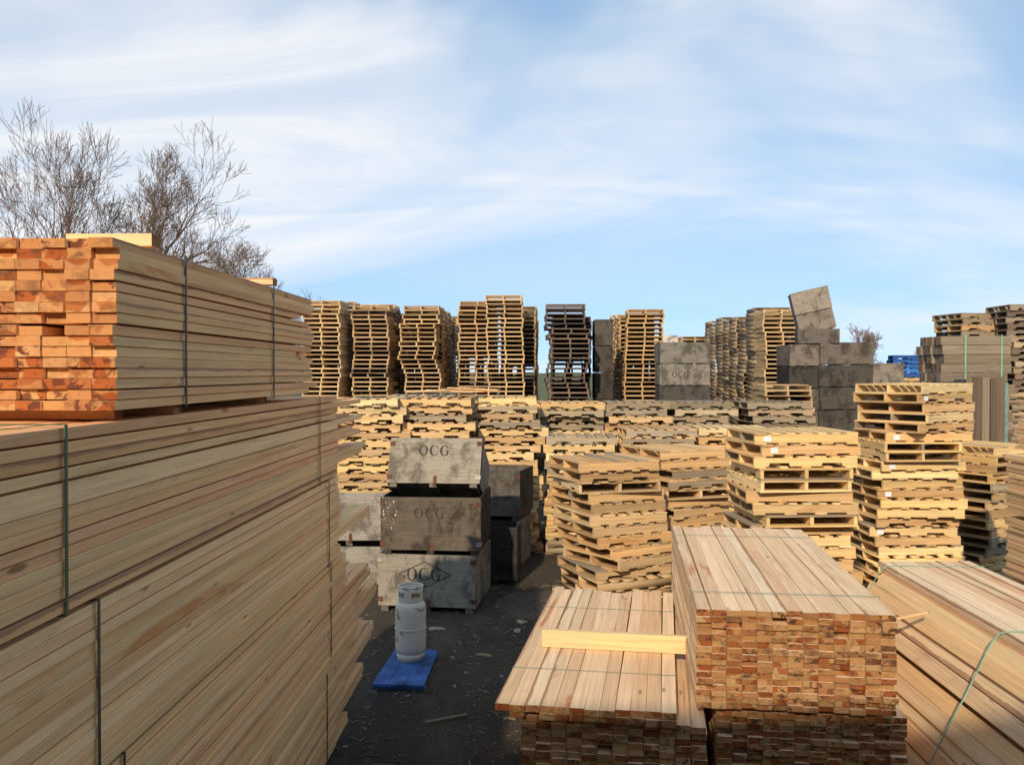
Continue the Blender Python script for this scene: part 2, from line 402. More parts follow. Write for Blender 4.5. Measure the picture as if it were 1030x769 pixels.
def bundle(name, label, group, org, yaw, cols, rows, L, bw, bt, face='lumber', end='lumber_end', show=None,
           near_j=0.01, far_j=0.05, far_out=None, straps=(), strap_mat='strap_dark', seed=1, hole=0.0, gap_rows=(), rowshift=None, strap_w=.016, cat='lumber bundle', vis_lo=0):
    """right-near-bottom corner at org; boards run away from the camera; column 0 is the right-hand one (+y goes left).
    show(c, r) -> True where the board is a part of its own; the others are joined into one inner part"""
    q = random.Random(seed)
    root = link(name, None, None, org, (0, 0, R(90 - yaw)))
    root.empty_display_size = 0.2
    tag(root, label, cat, group)
    inner = MB(); ni = 0; z = 0.0
    for r in range(rows):
        z = r * bt + sum(0.005 for g in gap_rows if r >= g)
        dy = rowshift(r) if rowshift else 0.0
        rowx = q.gauss(0, near_j * 0.4)
        for c in range(cols):
            if hole and q.random() < hole and 0 < r < rows - 1: continue
            x0 = rowx + abs(q.gauss(0, near_j)) * (1 if q.random() < .8 else -0.5)
            ex = q.gauss(0, far_j)
            if far_out: ex += far_out(c, r, q)
            LL = L + ex
            y = bw * (c + 0.5) + dy + (q.gauss(0, .0035) if c in (0, cols - 1) else q.uniform(-.0015, .0015))
            if show is None or show(c, r):
                var = q.randrange(4)
                me = board_mesh(round(L * 4) / 4, bw - 0.0015, bt - 0.0008, face, end, var)
                fl = q.random() < .5
                s = LL / (round(L * 4) / 4)
                o = link('board', me, root, (x0, y, z), (q.gauss(0, .002), q.gauss(0, .0007), q.gauss(0, .0010)),
                         (s, (1 - q.uniform(0, .03)) * (-1 if fl else 1), 1 - (q.uniform(0.0, .03) if q.random() < .62 else q.uniform(.05, .16))))
            else:
                b = len(inner.v); board_geo(inner, LL, bw - .003, bt - .003, 0, 0, .002, 1, x0)
                for k in range(b, len(inner.v)):
                    vx, vy, vz = inner.v[k]; inner.v[k] = (vx, vy + y, vz + z)
                ni += 1
    if ni: tag(link('inner_boards', inner.mesh('inner_boards', [M[face], M[end]]), root), kind='stuff')
    H = z + bt
    for sx in straps:
        m2 = MB(); strap_ring(m2, sx, (rowshift(rows // 2) if rowshift else 0), bw * cols + (rowshift(rows // 2) if rowshift else 0), 0, H, strap_w)
        link('strap', m2.mesh('strap', M[strap_mat]), root)
    return root, H

def out_fn(p, lo, hi):
    def f(c, r, q): return q.uniform(lo, hi) if q.random() < p else 0.0
    return f

LY = 1.8                                    # direction of the left pile
def left_org(w, Y, z): return (-w + .0315 * Y, Y, z)
G_L = 'lumber bundles of the left pile'
A, HA = bundle('lumber_bundle', 'topmost lumber bundle of the tall pile with orange sawn board ends showing', G_L,
               left_org(1.493, 3.21, 2.815), LY, 12, 16, 2.75, .089, .0378, straps=(.62, 1.88), seed=11, near_j=.012, far_j=.05,
               far_out=lambda c, r, q: (q.choice([-.35, .0, .25, .1, 0, 0]) if c < 2 else 0), hole=.012, gap_rows=(8,))
side = lambda rows: (lambda c, r: c < 1 or r == rows - 1 or (c == 1 and r % 3 == 0))
bundle('lumber_bundle', 'second lumber bundle from the top of the tall pile, with a green strap', G_L,
       left_org(1.515, 1.95, 2.185), LY, 12, 14, 4.88, .089, .0421, show=side(14), straps=(.95, 4.29), strap_mat='strap_green', seed=12, near_j=.03, far_j=.012,
       far_out=lambda c, r, q: ({2: .95, 3: 1.05, 6: .8, 7: .55, 9: .85, 12: .9}.get(r, 0) * (c < 2)), end='lumber_end_brown')
bundle('lumber_bundle', 'third lumber bundle from the top of the tall pile, one long board jutting out', G_L,
       left_org(1.525, 1.95, 1.565), LY, 12, 14, 4.95, .089, .0425, show=side(14), straps=(1.18, 4.6), seed=13, near_j=.03, far_j=.012,
       far_out=lambda c, r, q: ({3: 1.25, 4: 1.2}.get(r, 0) * (c < 2)), end='lumber_end_brown')
bundle('lumber_bundle', 'fourth lumber bundle from the top of the tall pile, with splayed board ends', G_L,
       left_org(1.54, 1.95, .79), LY, 12, 18, 5.1, .089, .0418, show=side(18), straps=(1.4, 4.72), seed=14, near_j=.03, far_j=.02,
       far_out=lambda c, r, q: ((.10 if r > 12 else (.45, .50, 1.45, 1.5, 1.5, .55, .5, .5, 1.15, 1.15, 1.1, .2, .2)[r]) * (c < 4)), end='lumber_end_brown')
bundle('lumber_bundle', 'lowest lumber bundle of the tall pile, its board ends beside the blue panel', G_L,
       left_org(1.56, 1.95, .09), LY, 12, 16, 5.0, .089, .0418, show=side(16), straps=(1.3, 4.68), seed=15, near_j=.03, far_j=.02,
       far_out=lambda c, r, q: ((0, .4, .4, 0, .1, 1.0, 1.05, 1.0, .3, .3, 1.5, 1.5, 1.55, 1.45, .6, .65)[r] * (c < 4)), end='lumber_end_brown')

# strips of dunnage between and on the bundles
def strip(label, x, y, z, L, W, T, yaw, face='lumber', end='lumber_end_brown', name='dunnage_strip', cat='wood strip', tilt=0):
    o = link(name, board_mesh(L, W, T, face, end, rnd.randrange(3)), None, (x, y, z), (0, tilt, R(yaw)))
    return tag(o, label, cat)
def on_left(w, Y): return -w + .0315 * Y
strip('yellow wood block lying across the topmost bundle, near the tree trunks', on_left(1.52, 3.62), 3.62, 3.441, .34, .085, .05, 180 - LY, 'plank_yellow')
strip('pale wood strip lying across the far end of the topmost bundle', on_left(1.51, 5.2), 5.2, 3.441, .45, .085, .04, 180 - LY, 'plank_yellow')
for k, (Y, z, w, lb) in enumerate([(3.85, 2.776, 1.53, 'short wood spacer under the topmost bundle below its strap'), (5.1, 2.776, 1.54, 'wood spacer under the far strap of the topmost bundle'),
                                   (3.4, 2.7755, 1.57, 'dark wood spacer under the orange board ends')]):
    strip(lb, on_left(w, Y), Y, z, 1.0, .07, .036, 180 - LY)
for (Y, z, w, hh, lb) in [(2.3, 2.163, 1.55, .02, 'near spacer between second and third bundle of the tall pile'), (6.0, 2.163, 1.55, .02, 'far spacer between second and third bundle of the tall pile'),
                      (5.7, 1.546, 1.53, .018, 'far spacer between third and fourth bundle of the tall pile'), (2.5, 1.546, 1.56, .018, 'near spacer between third and fourth bundle of the tall pile'),
                      (2.5, .762, 1.58, .026, 'near spacer between the two lowest bundles of the tall pile'), (5.6, .762, 1.58, .026, 'far spacer between the two lowest bundles of the tall pile'),
                      (2.6, .0, 1.6, .088, 'near bearer under the lowest bundle of the tall pile'), (6.2, 0, 1.62, .088, 'far bearer under the lowest bundle of the tall pile')]:
    strip(lb, on_left(w, Y), Y, z, .98, .07, hh, 180 - LY)

# centre bundle with the loose plank
YF = 9.5
fx, fy = PX(712, 5.36), 5.36
def f_show(c, r): return r >= 11
Fb, HF = bundle('lumber_bundle', 'low lumber bundle with a loose plank across its shifted top layers', 'lumber bundles in the middle of the yard', (fx, fy, .06), YF, 12, 20, 3.05, .0925, .0400,
       'lumber_fresh', 'lumber_end_brown', show=f_show, near_j=.016, far_j=.04, seed=21, hole=.015)
q = random.Random(5)
ztop = .06 + HF
for r in range(2):                      # shifted top layers belong to the same bundle
    for c in range(12):
        if r == 0 and c > 0 and q.random() < .1: continue
        link('board', board_mesh(3.0, .0895, .0425, 'lumber_fresh', 'lumber_end_brown', q.randrange(4)), Fb,
             (-.05 + q.gauss(0, .012), .175 + .0905 * (c + .5), HF + .003 + r * .0435), (0, 0, q.gauss(0, .0012)), (1 + q.gauss(0, .012), .985, .98))
for sx in (.62, 2.25):
    m2 = MB(); strap_ring(m2, sx, .175, .175 + .0905 * 12, HF + .004, HF + .092, .006, .0008, .002)
    link('strap', m2.mesh('strap', M['strap_thin']), Fb)
strip('loose yellow plank lying across the low middle bundle', PX(546, 6.62), 6.66, ztop + .092, 1.13, .045, .125, -10, 'plank_yellow', 'lumber_end', 'loose_plank', 'plank', 0.0)
for Y, lb in ((.25, 'near bearer under the low middle bundle'), (2.6, 'far bearer under the low middle bundle')):
    strip(lb, fx + math.sin(R(YF)) * Y, fy + math.cos(R(YF)) * Y, .0, 1.1, .08, .058, 180 - YF)

# right middle pile of two
YG = 7.1
gx, gy = PX(904, 5.36), 5.36
bundle('lumber_bundle', 'waist-high upper lumber bundle with flat pale top and brown board ends', 'lumber bundles in the middle of the yard', (gx, gy, .925), YG, 13, 16, 3.0, .0893, .0373,
       'lumber_fresh', 'lumber_end_brown', near_j=.014, far_j=.03, straps=(.42, 2.5), strap_mat='strap_thin', strap_w=.006, seed=31, hole=.012)
hx, hy = PX(915, 5.42), 5.42
bundle('lumber_bundle', 'shaded lumber bundle underneath the waist-high upper bundle', 'lumber bundles in the middle of the yard', (hx, hy, .06), YG + .4, 12, 22, 3.0, .093, .0376,
       'lumber_fresh', 'lumber_end_brown', show=lambda c, r: r > 12, near_j=.02, far_j=.04, seed=32, hole=.015)
for i, (Y, lb) in enumerate(((.35, 'near spacer between the two stacked middle bundles'), (2.5, 'far spacer between the two stacked middle bundles'))):
    strip(lb, gx + math.sin(R(YG)) * Y, gy + math.cos(R(YG)) * Y, .8905, 1.1, .08, .033, 180 - YG)
for i, (Y, lb) in enumerate(((.35, 'near bearer under the shaded middle bundle'), (2.5, 'far bearer under the shaded middle bundle'))):
    strip(lb, hx + math.sin(R(YG)) * Y, hy + math.cos(R(YG)) * Y, 0, 1.1, .08, .058, 180 - YG)

# right-hand splayed bundle (rows step outward towards the ground)
def splayed():
    q = random.Random(44)
    root = link('lumber_bundle', None, None, (2.6 + .0315 * 3.6, 3.6, .0), (0, 0, R(90 - LY)))
    tag(root, 'long low bundle of wide boards stepping outward, tied with a pale green strap', 'lumber bundle', 'lumber bundles at the right')
    z = .05; prof = []
    for r in range(26):
        top = r >= 23
        yr = -(.02 + .42 * (r / 25) ** 1.1 + q.uniform(-.022, .022)) if not top else -(.47 + q.uniform(-.008, .008))
        if not top: yr -= .075
        if r == 22: yr -= .04
        bw, bt = (.105 if top else .14), .045
        n = 8 if top else 8
        for c in range(n):
            L = 4.75 + q.gauss(0, .06) + (q.uniform(-.5, .1) if not top and c < 2 else 0)
            link('board', board_mesh(4.75, bw - .003, bt - .002, 'lumber_orange' if not top else 'lumber_fresh', 'lumber_end', q.randrange(4)), root,
                 (abs(q.gauss(0, .02)), yr - bw * (c + .5), z), (q.gauss(0, .004), q.gauss(0, .0008), q.gauss(0, .0015)), (L / 4.75, .985, .97))
        if not top: prof.append((yr, z)); 
        z += bt
        if r == 22: z += .012
        prof.append((yr, z))
    for k in range(9):                  # boards slumped against the side
        t0 = .06 + .122 * k + q.uniform(-.012, .012); o_ = (.0, .022, .0, .035, .004, .016, .0, .03, .012)[k]
        link('board', board_mesh(4.75, .117, .042, 'lumber_orange' if k in (0, 1, 4, 7) else 'lumber_fresh', 'lumber_end', k % 4), root,
             (q.uniform(0, .06), -.44 + .426 * t0 + .905 * (o_ - .06), 1.17 - .905 * t0 + .426 * (o_ - .06)), (R(-64.8 + q.uniform(-7, 7)), 0, q.gauss(0, .003)), ((4.75 - q.uniform(0, .35)) / 4.75, 1, 1))
    # strap follows the stepped side, across the top, down the far side
    env = [(.085, .05), (.085, .17), (-.05, .46), (-.24, .83), (-.40, 1.165), (-.465, z + .006), (-1.33, z + .004)]
    env = [tuple(np.interp(i / 40, np.linspace(0, 1, len(env)), [e[k] for e in env]) for k in (0, 1)) for i in range(41)]
    env = [env[0]] + [tuple(sum(env[max(0, min(40, i + d))][k] for d in (-1, 0, 1)) / 3 for k in (0, 1)) for i in range(1, 40)] + [env[-1]]
    m2 = MB()
    for sx in (2.45,):
        for (y0, z0), (y1, z1) in zip(env, env[1:]):
            m2.tube((sx, y0 + .012, z0), (sx, y1 + .012, z1), .0055, .0055, 4)
    link('strap', m2.mesh('strap', M['strap_pale']), root)
    for sx, env2 in ((4.5, env),):
        m2 = MB()
        for (y0, z0), (y1, z1) in zip(env2, env2[1:]): m2.tube((sx, y0 + .012, z0), (sx, y1 + .012, z1), .004, .004, 4)
        link('strap', m2.mesh('strap', M['strap_pale']), root)
    for k, (x, y, zz, ya, ti) in enumerate([(3.3, -.33, 1.13, 60, .35), (4.55, -.36, 1.15, -40, .2)]):
        link('splinter', board_mesh(.28, .03, .018, 'lumber_orange', 'lumber_end', 1), root, (x, y, zz), (0, ti, R(ya)))
    for sx in (.5, 4.2):
        link('bearer', board_mesh(1.25, .08, .047, 'lumber', 'lumber_end_brown', 1), root, (sx, -.02, 0), (0, 0, R(-90)))
splayed()

# tall pile at the right edge of the view
for k, (z, w, Yf, lb) in enumerate([(.07, 5.28, 10.3, 'lowest lumber bundle at the right edge, set back'), (.74, 5.12, 10.0, 'second lumber bundle from the ground at the right edge'),
                                 (1.42, 5.11, 10.0, 'third lumber bundle from the ground at the right edge'), (2.10, 5.24, 10.05, 'topmost lumber bundle at the right edge')]):
    b, _ = bundle('lumber_bundle', lb, 'lumber bundles at the right', (w + .0315 * 5.2 + (.356 if k == 3 else 1.07), 5.2, z), LY, (4 if k == 3 else 12), (9 if k == 3 else 17), Yf - 5.2, .089, .0375, 'lumber_orange', 'lumber_end_brown',
           show=lambda c, r: c == (3 if k == 3 else 11), near_j=.02, far_j=.03, seed=50 + k)
    for Y in (.5, 4.0):
        link('bearer', board_mesh(.35 if k == 3 else 1.05, .07, .030 if k else .068, 'lumber', 'lumber_end_brown', 1), b, (Y, .01, -.034 if k else -.07), (0, 0, R(90)))

# ---------------------------------------------------------------- pallets
PL, PW, ST, DT = 1.14, 1.02, .089, .018          # stringer length, deck length, stringer height, deck thickness
PH = ST + 2 * DT + .002
def stringer_mesh(L, notched):
    mb = MB(); t = .038; h = ST
    if notched:
        a, b, c, d = L * .14, L * .35, L * .65, L * .86; n = .036; k = .012
        pr = [(0, 0), (a, 0), (a + k, n), (b - k, n), (b, 0), (c, 0), (c + k, n), (d - k, n), (d, 0), (L, 0), (L, h), (0, h)]
    else: pr = [(0, 0), (L, 0), (L, h), (0, h)]
    pr = [(x - L / 2, z) for x, z in pr]; m = len(pr)
    mb.v = [(x, -t / 2, z) for x, z in pr] + [(x, t / 2, z) for x, z in pr]
    mb.f = [list(range(m)), list(range(2 * m - 1, m - 1, -1))] + [[(i + 1) % m, i, m + i, m + (i + 1) % m] for i in range(m)]
    mb.mi = [0] * len(mb.f)
    return mb
def deck_mesh(W, L):
    mb = MB(); mb.box((0, 0, DT / 2), (L, W, DT)); return mb     # grain along x, turned when placed
_pm = {}
def part_mesh(kind, *a):
    k = (kind, *[round(x, 3) for x in a])
    if k not in _pm:
        mb = stringer_mesh(a[0], bool(a[1])) if kind == 's' else deck_mesh(a[0], a[1])
        _pm[k] = mb.mesh('stringer' if kind == 's' else 'deck_board', M['pallet'])
    return _pm[k]
def layout(seed, L=PL, W=PW, notched=True, far=False):
    """list of (part name, mesh key, x, y, z, turned)"""
    q = random.Random(seed); out = []
    for y in (-W / 2 + .022, 0, W / 2 - .022):
        out.append(('stringer', ('s', L + q.uniform(-.008, .004), 1.0 if notched else 0.0), 0, y, DT + .001, 0, q.gauss(0, .004)))
    def deck(n, z, wl):
        ws = [q.choice(wl) for _ in range(n)]; ws[0] = ws[-1] = max(wl)
        free = L - sum(ws); g = free / (n - 1); x = -L / 2
        for w in ws:
            if not (q.random() < .02 and z > .05):
                out.append(('deck_board', ('d', w, W + q.choice([-.01, 0, .006])), x + w / 2, q.uniform(-.008, .008), z, 1, q.gauss(0, .006)))
            x += w + g
    deck(7 if q.random() < .7 else 6, ST + DT + .002, (.089, .089, .1, .13))
    deck(5 if q.random() < .6 else 4, 0, (.089, .1, .13))
    return out
LAY = [layout(100 + i) for i in range(6)]
LAY_SQ = [layout(200 + i, 1.02, 1.04) for i in range(5)]
LAY_PLAIN = [layout(300 + i, 1.16, 1.02, False) for i in range(4)]
def whole_mesh(lay, mat, simple=False):
    mb = MB()
    for nm, k, x, y, z, turned, j in lay:
        src = (stringer_mesh(k[1], bool(k[2]) and not simple) if k[0] == 's' else deck_mesh(k[1], k[2]))
        a = (R(90) if turned else 0) + j; ca, sa = math.cos(a), math.sin(a)
        mb.add([(ca * vx - sa * vy + x, sa * vx + ca * vy + y, vz + z) for vx, vy, vz in src.v], src.f)
    return mb
WHOLE = {}
for nm, ls in (('n', LAY), ('q', LAY_SQ), ('p', LAY_PLAIN)):
    WHOLE[nm] = [whole_mesh(l, None).mesh('pallet', M['pallet']) for l in ls]
LAY_QP = [layout(400 + i, 1.02, 1.04, i == 2) for i in range(5)]
LAY_NP = [layout(500 + i, 1.16, 1.02, i == 3) for i in range(6)]
LAYS = {'n': LAY, 'q': LAY_QP, 'p': LAY_PLAIN, 'w': LAY_NP}
MASS_SRC = {}
for nm, ls in LAYS.items():
    MASS_SRC[nm] = [whole_mesh(l, None, True) for l in ls[:3]]

YEL = [((.80, .575, .27), 'pale yellow'), ((.74, .52, .25), 'yellow'), ((.84, .64, .34), 'pale yellow'), ((.68, .455, .225), 'tan'), ((.72, .475, .235), 'orange tan')]
TAN = [((.62, .435, .235), 'tan'), ((.55, .38, .20), 'brown'), ((.68, .50, .28), 'light tan'), ((.45, .315, .18), 'brown'), ((.50, .41, .285), 'greyish')]
MIX = YEL[:3] + TAN + [((.44, .37, .26), 'grey'), ((.38, .31, .21), 'grey')]
GRY = [((.38, .31, .21), 'grey'), ((.33, .27, .185), 'grey'), ((.43, .33, .21), 'grey brown'), ((.22, .17, .125), 'dark')]
DRK = [((.14, .105, .085), 'dark'), ((.19, .14, .105), 'dark brown'), ((.24, .17, .12), 'brown'), ((.11, .09, .075), 'blackened')]
BLU = [((.035, .15, .50), 'blue'), ((.04, .19, .58), 'blue'), ((.03, .12, .40), 'blue')]
ORD = ('top first second third fourth fifth sixth seventh eighth ninth tenth eleventh twelfth thirteenth fourteenth fifteenth sixteenth seventeenth eighteenth '
       'nineteenth twentieth twenty-first twenty-second twenty-third twenty-fourth twenty-fifth twenty-sixth').split()
mass_items = []            # (lay kind, variant, matrix, tint)
n_pallets = [0, 0]
def stack(phrase, px, Yf, top_y, yaw, kind, nvis, pal, parts, group, jit=.02, rjit=2.0, lean=(0, 0), end_on=False, turned=(), base=0.0, seed=1, sticker=(), yaws=None, swing=None, top_h=None, n=None):
    """a column of pallets, its front face centred at photo column px and distance Yf, its top at photo row top_y"""
    q = random.Random(seed * 7919 + 13)
    h = top_h if top_h is not None else HZ(top_y, Yf)
    n = n or max(1, round((h - base) / PH))
    depth = (PL if end_on else PW)
    x, y = PX(px, Yf), Yf + depth / 2
    drift = [0, 0]; q2 = random.Random(seed + 555)
    for i in range(n):
        t = n - i                                   # 1 = topmost
        z = base + i * PH
        drift[0] = drift[0] * .8 + q.gauss(0, jit); drift[1] = drift[1] * .8 + q.gauss(0, jit)
        a = yaw + q.gauss(0, rjit) + (90 if end_on else 0) + (yaws.get(t, 0) if yaws else 0)
        if t in turned: a += 90
        u = i / max(1, n - 1)
        lx = lean[0] * u + (swing(u) if swing else 0)
        col, word = q.choice(pal)
        k = q.uniform(.88, 1.1); col = tuple(c * k for c in col)
        pos = (x + lx + drift[0], y + lean[1] * u + drift[1], z)
        v = q.randrange(len(LAYS[kind])); flip = 180 if q.random() < .5 else 0
        if t <= nvis:
            n_pallets[0] += 1
            where = 'top pallet' if t == 1 else f'pallet, {ORD[t]} from the top'
            lb = f'{word} {where} of {phrase}'
            if parts:
                root = link('pallet', None, None, pos, (q.gauss(0, .004), q.gauss(0, .004), R(a + flip)))
                root.empty_display_size = .2
                for nm, mk, bx, by, bz, tr, j in LAYS[kind][v]:
                    kk = q2.uniform(.84, 1.12); bc = tuple(c * kk for c in col); q.random()
                    if pal is not BLU and q2.random() < .07: bc = (.36 * kk, .30 * kk, .215 * kk)
                    link(nm, part_mesh(*mk), root, (bx, by, bz), (0, 0, (R(90) if tr else 0) + j), None, bc)
                if t in sticker:
                    m2 = MB(); m2.box((0, 0, 0), (.085, .003, .06))
                    sgn = -1 if flip == 0 else 1
                    link('sticker', m2.mesh('sticker', M['paper']), root, (.44 * sgn, sgn * (PW / 2 + .001), .062), (0, 0, 0))
            else:
                root = link('pallet', WHOLE[kind][v], None, pos, (0, q.gauss(0, .004), R(a + flip)), None, col)
            tag(root, lb, 'pallet', group)
        else:
            n_pallets[1] += 1
            mass_items.append((kind, v % 3, Matrix.Translation(pos) @ Matrix.Rotation(R(a + flip), 4, 'Z'), col))

def row_behind(px, Yf, top_y, deep, pal, seed, kind='n', yaw=-LY, end_on=True, lean=(0, 0), w=None, droop=0.0):
    """further columns behind a front column, along the yard's own direction; they belong to the mass"""
    q = random.Random(seed)
    x0 = PX(px, Yf); h0 = HZ(top_y, Yf)
    for k in range(1, deep + 1):
        Y = Yf + k * (1.17 if end_on else 1.05)
        X = x0 + .0315 * (Y - Yf) + q.uniform(-.02, .02)
        stack('', X / Y * F + CX, Y, 0, yaw, kind, 0, pal, False, '', .015, 1.0, (lean[0] + q.uniform(-.03, .03), 0), end_on, seed=seed * 31 + k, top_h=h0 + q.uniform(-.25, .10) - droop * k)

NEAR, MID, FARG = 'pallets stacked in the near yard', 'pallets in the middle rows', 'pallets in the tall rear stacks'
# near stacks
stack('the twisted stack beside the wooden bins', 622, 10.75, 461, 23, 'q', 11, YEL[3:] + TAN[:3] + YEL[:1], True, NEAR, .045, 5.0, turned=(3,), seed=1, yaws={9: 5, 10: 6, 8: -3})
stack('the stack right of the twisted stack', 694, 12.2, 452, 27, 'q', 12, TAN[:3] + YEL[3:], True, NEAR, .05, 4.5, turned=(5,), seed=2)
stack('the wide yellow stack right of centre', 820, 9.9, 436, 4, 'w', 16, YEL, True, NEAR, .035, 2.5, turned=(4, 5, 8), seed=3, sticker=(1, 2, 13), yaws={1: 5, 2: 4, 3: 3}, swing=lambda u: -.06 * u)
stack('the tall yellow stack nearest the timber', 936, 12.0, 389, 3, 'w', 18, YEL, True, NEAR, .05, 2.5, turned=(7, 8), seed=4, sticker=(2, 6, 9, 12, 16), yaws={1: 27, 2: 30, 3: 26, 4: 33, 5: 30}, swing=lambda u: -.10 * u * u)
stack('the stack behind the right-edge lumber', 1004, 12.9, 450, 30, 'q', 12, YEL[:3] + TAN[:2] + GRY[:2], True, NEAR, .03, 2.5, seed=5, turned=(2, 3), sticker=(2, 8))
# middle front row
stack('the middle-row stack beside the left lumber pile', 367, 14.0, 401, 2, 'n', 13, YEL[:3] + TAN[:2], True, MID, .06, 3.0, seed=6)
stack('the middle-row stack behind the stencilled bins', 438, 14.3, 401, -1, 'n', 6, TAN[:2] + YEL[3:] + GRY[:1], True, MID, .05, 2.5, seed=7)
stack('the middle-row stack behind the dark rusty bin', 511, 14.9, 397, 1, 'n', 11, MIX[:7], True, MID, .05, 2.5, seed=8)
stack('the low middle-row stack behind the twisted stack', 586, 14.7, 438, -2, 'n', 5, YEL[:3] + GRY[:1], True, MID, .025, 1.5, seed=9)
stack('the low middle-row stack left of the yellow one', 664, 14.6, 432, 0, 'n', 4, [((.80, .57, .31), 'straw'), ((.74, .51, .27), 'tan')], True, MID, .02, 1.2, seed=10)
stack('the low stack half behind the wide yellow stack', 742, 14.9, 434, -4, 'n', 2, YEL, True, MID, .02, 1.2, seed=11)
# middle back row
for k, (px, ty, ph) in enumerate([(578, 404, 'the back-row stack behind the low one'), (641, 403, 'the back-row stack left of the gantry of grey bins'),
                                 (710, 404, 'the back-row stack in front of the grey bins'), (788, 405, 'the back-row stack below the long weathered row')]):
    ph = ph.replace('left of the gantry of grey bins', 'below the leaning orange stack')
    stack(ph, px, 16.3, ty, rnd.uniform(-2, 2), 'n', 5, MIX[1:] + GRY[:2] if k != 3 else GRY + TAN[:2], True, MID, .055, 3.0, seed=12 + k)
stack('', 424, 16.1, 400, 1, 'n', 0, MIX, False, '', seed=61); stack('', 500, 16.2, 402, 1, 'n', 0, MIX, False, '', seed=62); stack('', 352, 15.8, 403, 1, 'n', 0, MIX, False, '', seed=63)
# tall rear stacks, seen end on
stack('the rear stack beside the left lumber pile', 321, 25.5, 302, -LY, 'p', 22, [((.72, .52, .28), 'light tan'), ((.64, .45, .25), 'tan')], False, FARG, .035, 1.2, end_on=True, seed=21)
stack('the second tall rear stack from the left', 373, 26, 306, -LY, 'p', 21, TAN + DRK[1:3], False, FARG, .03, 1.2, end_on=True, seed=22)
stack('the third tall rear stack from the left', 424, 26, 306, -LY, 'p', 21, TAN[:4], False, FARG, .03, 1.2, end_on=True, seed=23)
stack('the leaning fourth tall rear stack', 476, 26, 303, -LY, 'p', 21, TAN[:2] + [((.50, .31, .18), 'reddish tan')], False, FARG, .02, 1.0, (.12, 0), True, seed=24)
stack('the tallest pale rear stack near the middle', 511, 25.4, 298, -LY, 'p', 22, [((.72, .52, .28), 'light tan'), ((.62, .44, .24), 'tan')], False, FARG, .02, 1.0, (-.1, 0), True, seed=25)
stack('the lone blackened rear stack', 573, 23.6, 308, -1, 'p', 20, DRK, False, FARG, .05, 1.5, (-.1, 0), True, seed=26)
stack('the leaning orange rear stack with visible side', 646, 25.6, 309, -LY - 3, 'p', 21, [((.58, .39, .19), 'orange tan'), ((.54, .37, .19), 'tan')], False, FARG, .02, 1.0, (.12, 0), True, seed=27)
stack('the front column of the long weathered row', 790, 25.5, 311, -LY, 'p', 20, [((.64, .46, .25), 'tan'), ((.56, .41, .24), 'brown')], False, FARG, .02, 1.0, (-.08, 0), True, seed=28)
stack('the short column before the long weathered row', 792, 20.2, 384, -LY, 'p', 4, [((.58, .42, .23), 'light tan')], False, FARG, .03, 1.2, end_on=True, seed=29)
stack('the far dark stack above the strapped timber', 986, 19.2, 312, 4, 'n', 9, GRY + TAN[:2], False, FARG, .04, 2, seed=30)
stack('the dark stack cut by the right edge', 1046, 18.4, 305, -3, 'n', 14, GRY + DRK[1:3], False, FARG, .03, 2, seed=31)
row_behind(321, 25.5, 303, 2, TAN, 71); row_behind(373, 26, 307, 3, TAN + DRK, 72); row_behind(424, 26, 306, 6, TAN, 73); row_behind(476, 26, 304, 3, TAN, 74)
row_behind(521, 25.4, 302, 9, TAN, 75, 'p'); row_behind(577, 23.6, 309, 4, DRK, 76); row_behind(646, 25.6, 310, 6, YEL[3:] + TAN[:3], 77, 'p')
row_behind(788, 25.5, 310, 7, GRY + TAN[3:], 78, 'p'); row_behind(705, 34, 332, 2, TAN, 79); pass
# blue pallets on brown ones
Yb = 26.0
hb = HZ(379, Yb)
stack('', 924, Yb, 0, 0, 'n', 0, TAN, False, '', .01, 1, seed=90, n=round(hb / PH))
stack('the small blue stack by the strapped timber', 924, Yb, 0, -12, 'n', 5, BLU, True, 'blue pallets', .015, 1.5, seed=91, base=round(hb / PH) * PH, n=5)

# the mass: every other pallet
def build_mass():
    V, Fc, T, B = [], [], [], []
    off = 0
    src = {}
    for k, ls in MASS_SRC.items():
        for i, mb in enumerate(ls):
            quads = np.array(mb.f, dtype=np.int64)
            src[(k, i)] = (np.array(mb.v, dtype=np.float32), quads)
    for k, i, m, col in mass_items:
        v, f = src[(k, i)]
        mm = np.array(m, dtype=np.float32)
        V.append(v @ mm[:3, :3].T + mm[:3, 3]); Fc.append(f + off); off += len(v)
        B.append(v); T.append(np.tile(np.array([*col, 1], dtype=np.float32), (len(v), 1)))
    V, Fc, T, B = map(np.concatenate, (V, Fc, T, B))
    me = bpy.data.meshes.new('pallet_mass')
    me.vertices.add(len(V)); me.vertices.foreach_set('co', V.ravel())
    me.loops.add(Fc.size); me.loops.foreach_set('vertex_index', Fc.ravel().astype(np.int32))
    me.polygons.add(len(Fc)); me.polygons.foreach_set('loop_start', np.arange(0, Fc.size, 4, dtype=np.int32))
    a = me.attributes.new('tint', 'FLOAT_COLOR', 'POINT'); a.data.foreach_set('color', T.ravel())
    a = me.attributes.new('bco', 'FLOAT_VECTOR', 'POINT'); a.data.foreach_set('vector', B.ravel())
    me.materials.append(M['pallet_mass'])
    me.update(calc_edges=True); me.validate()
    tag(link('stacked_pallets', me), 'weathered pallets filling the rows behind and below the others', 'pallets', None, 'stuff')
build_mass()
print('PALLETS individual', n_pallets[0], 'mass', n_pallets[1])

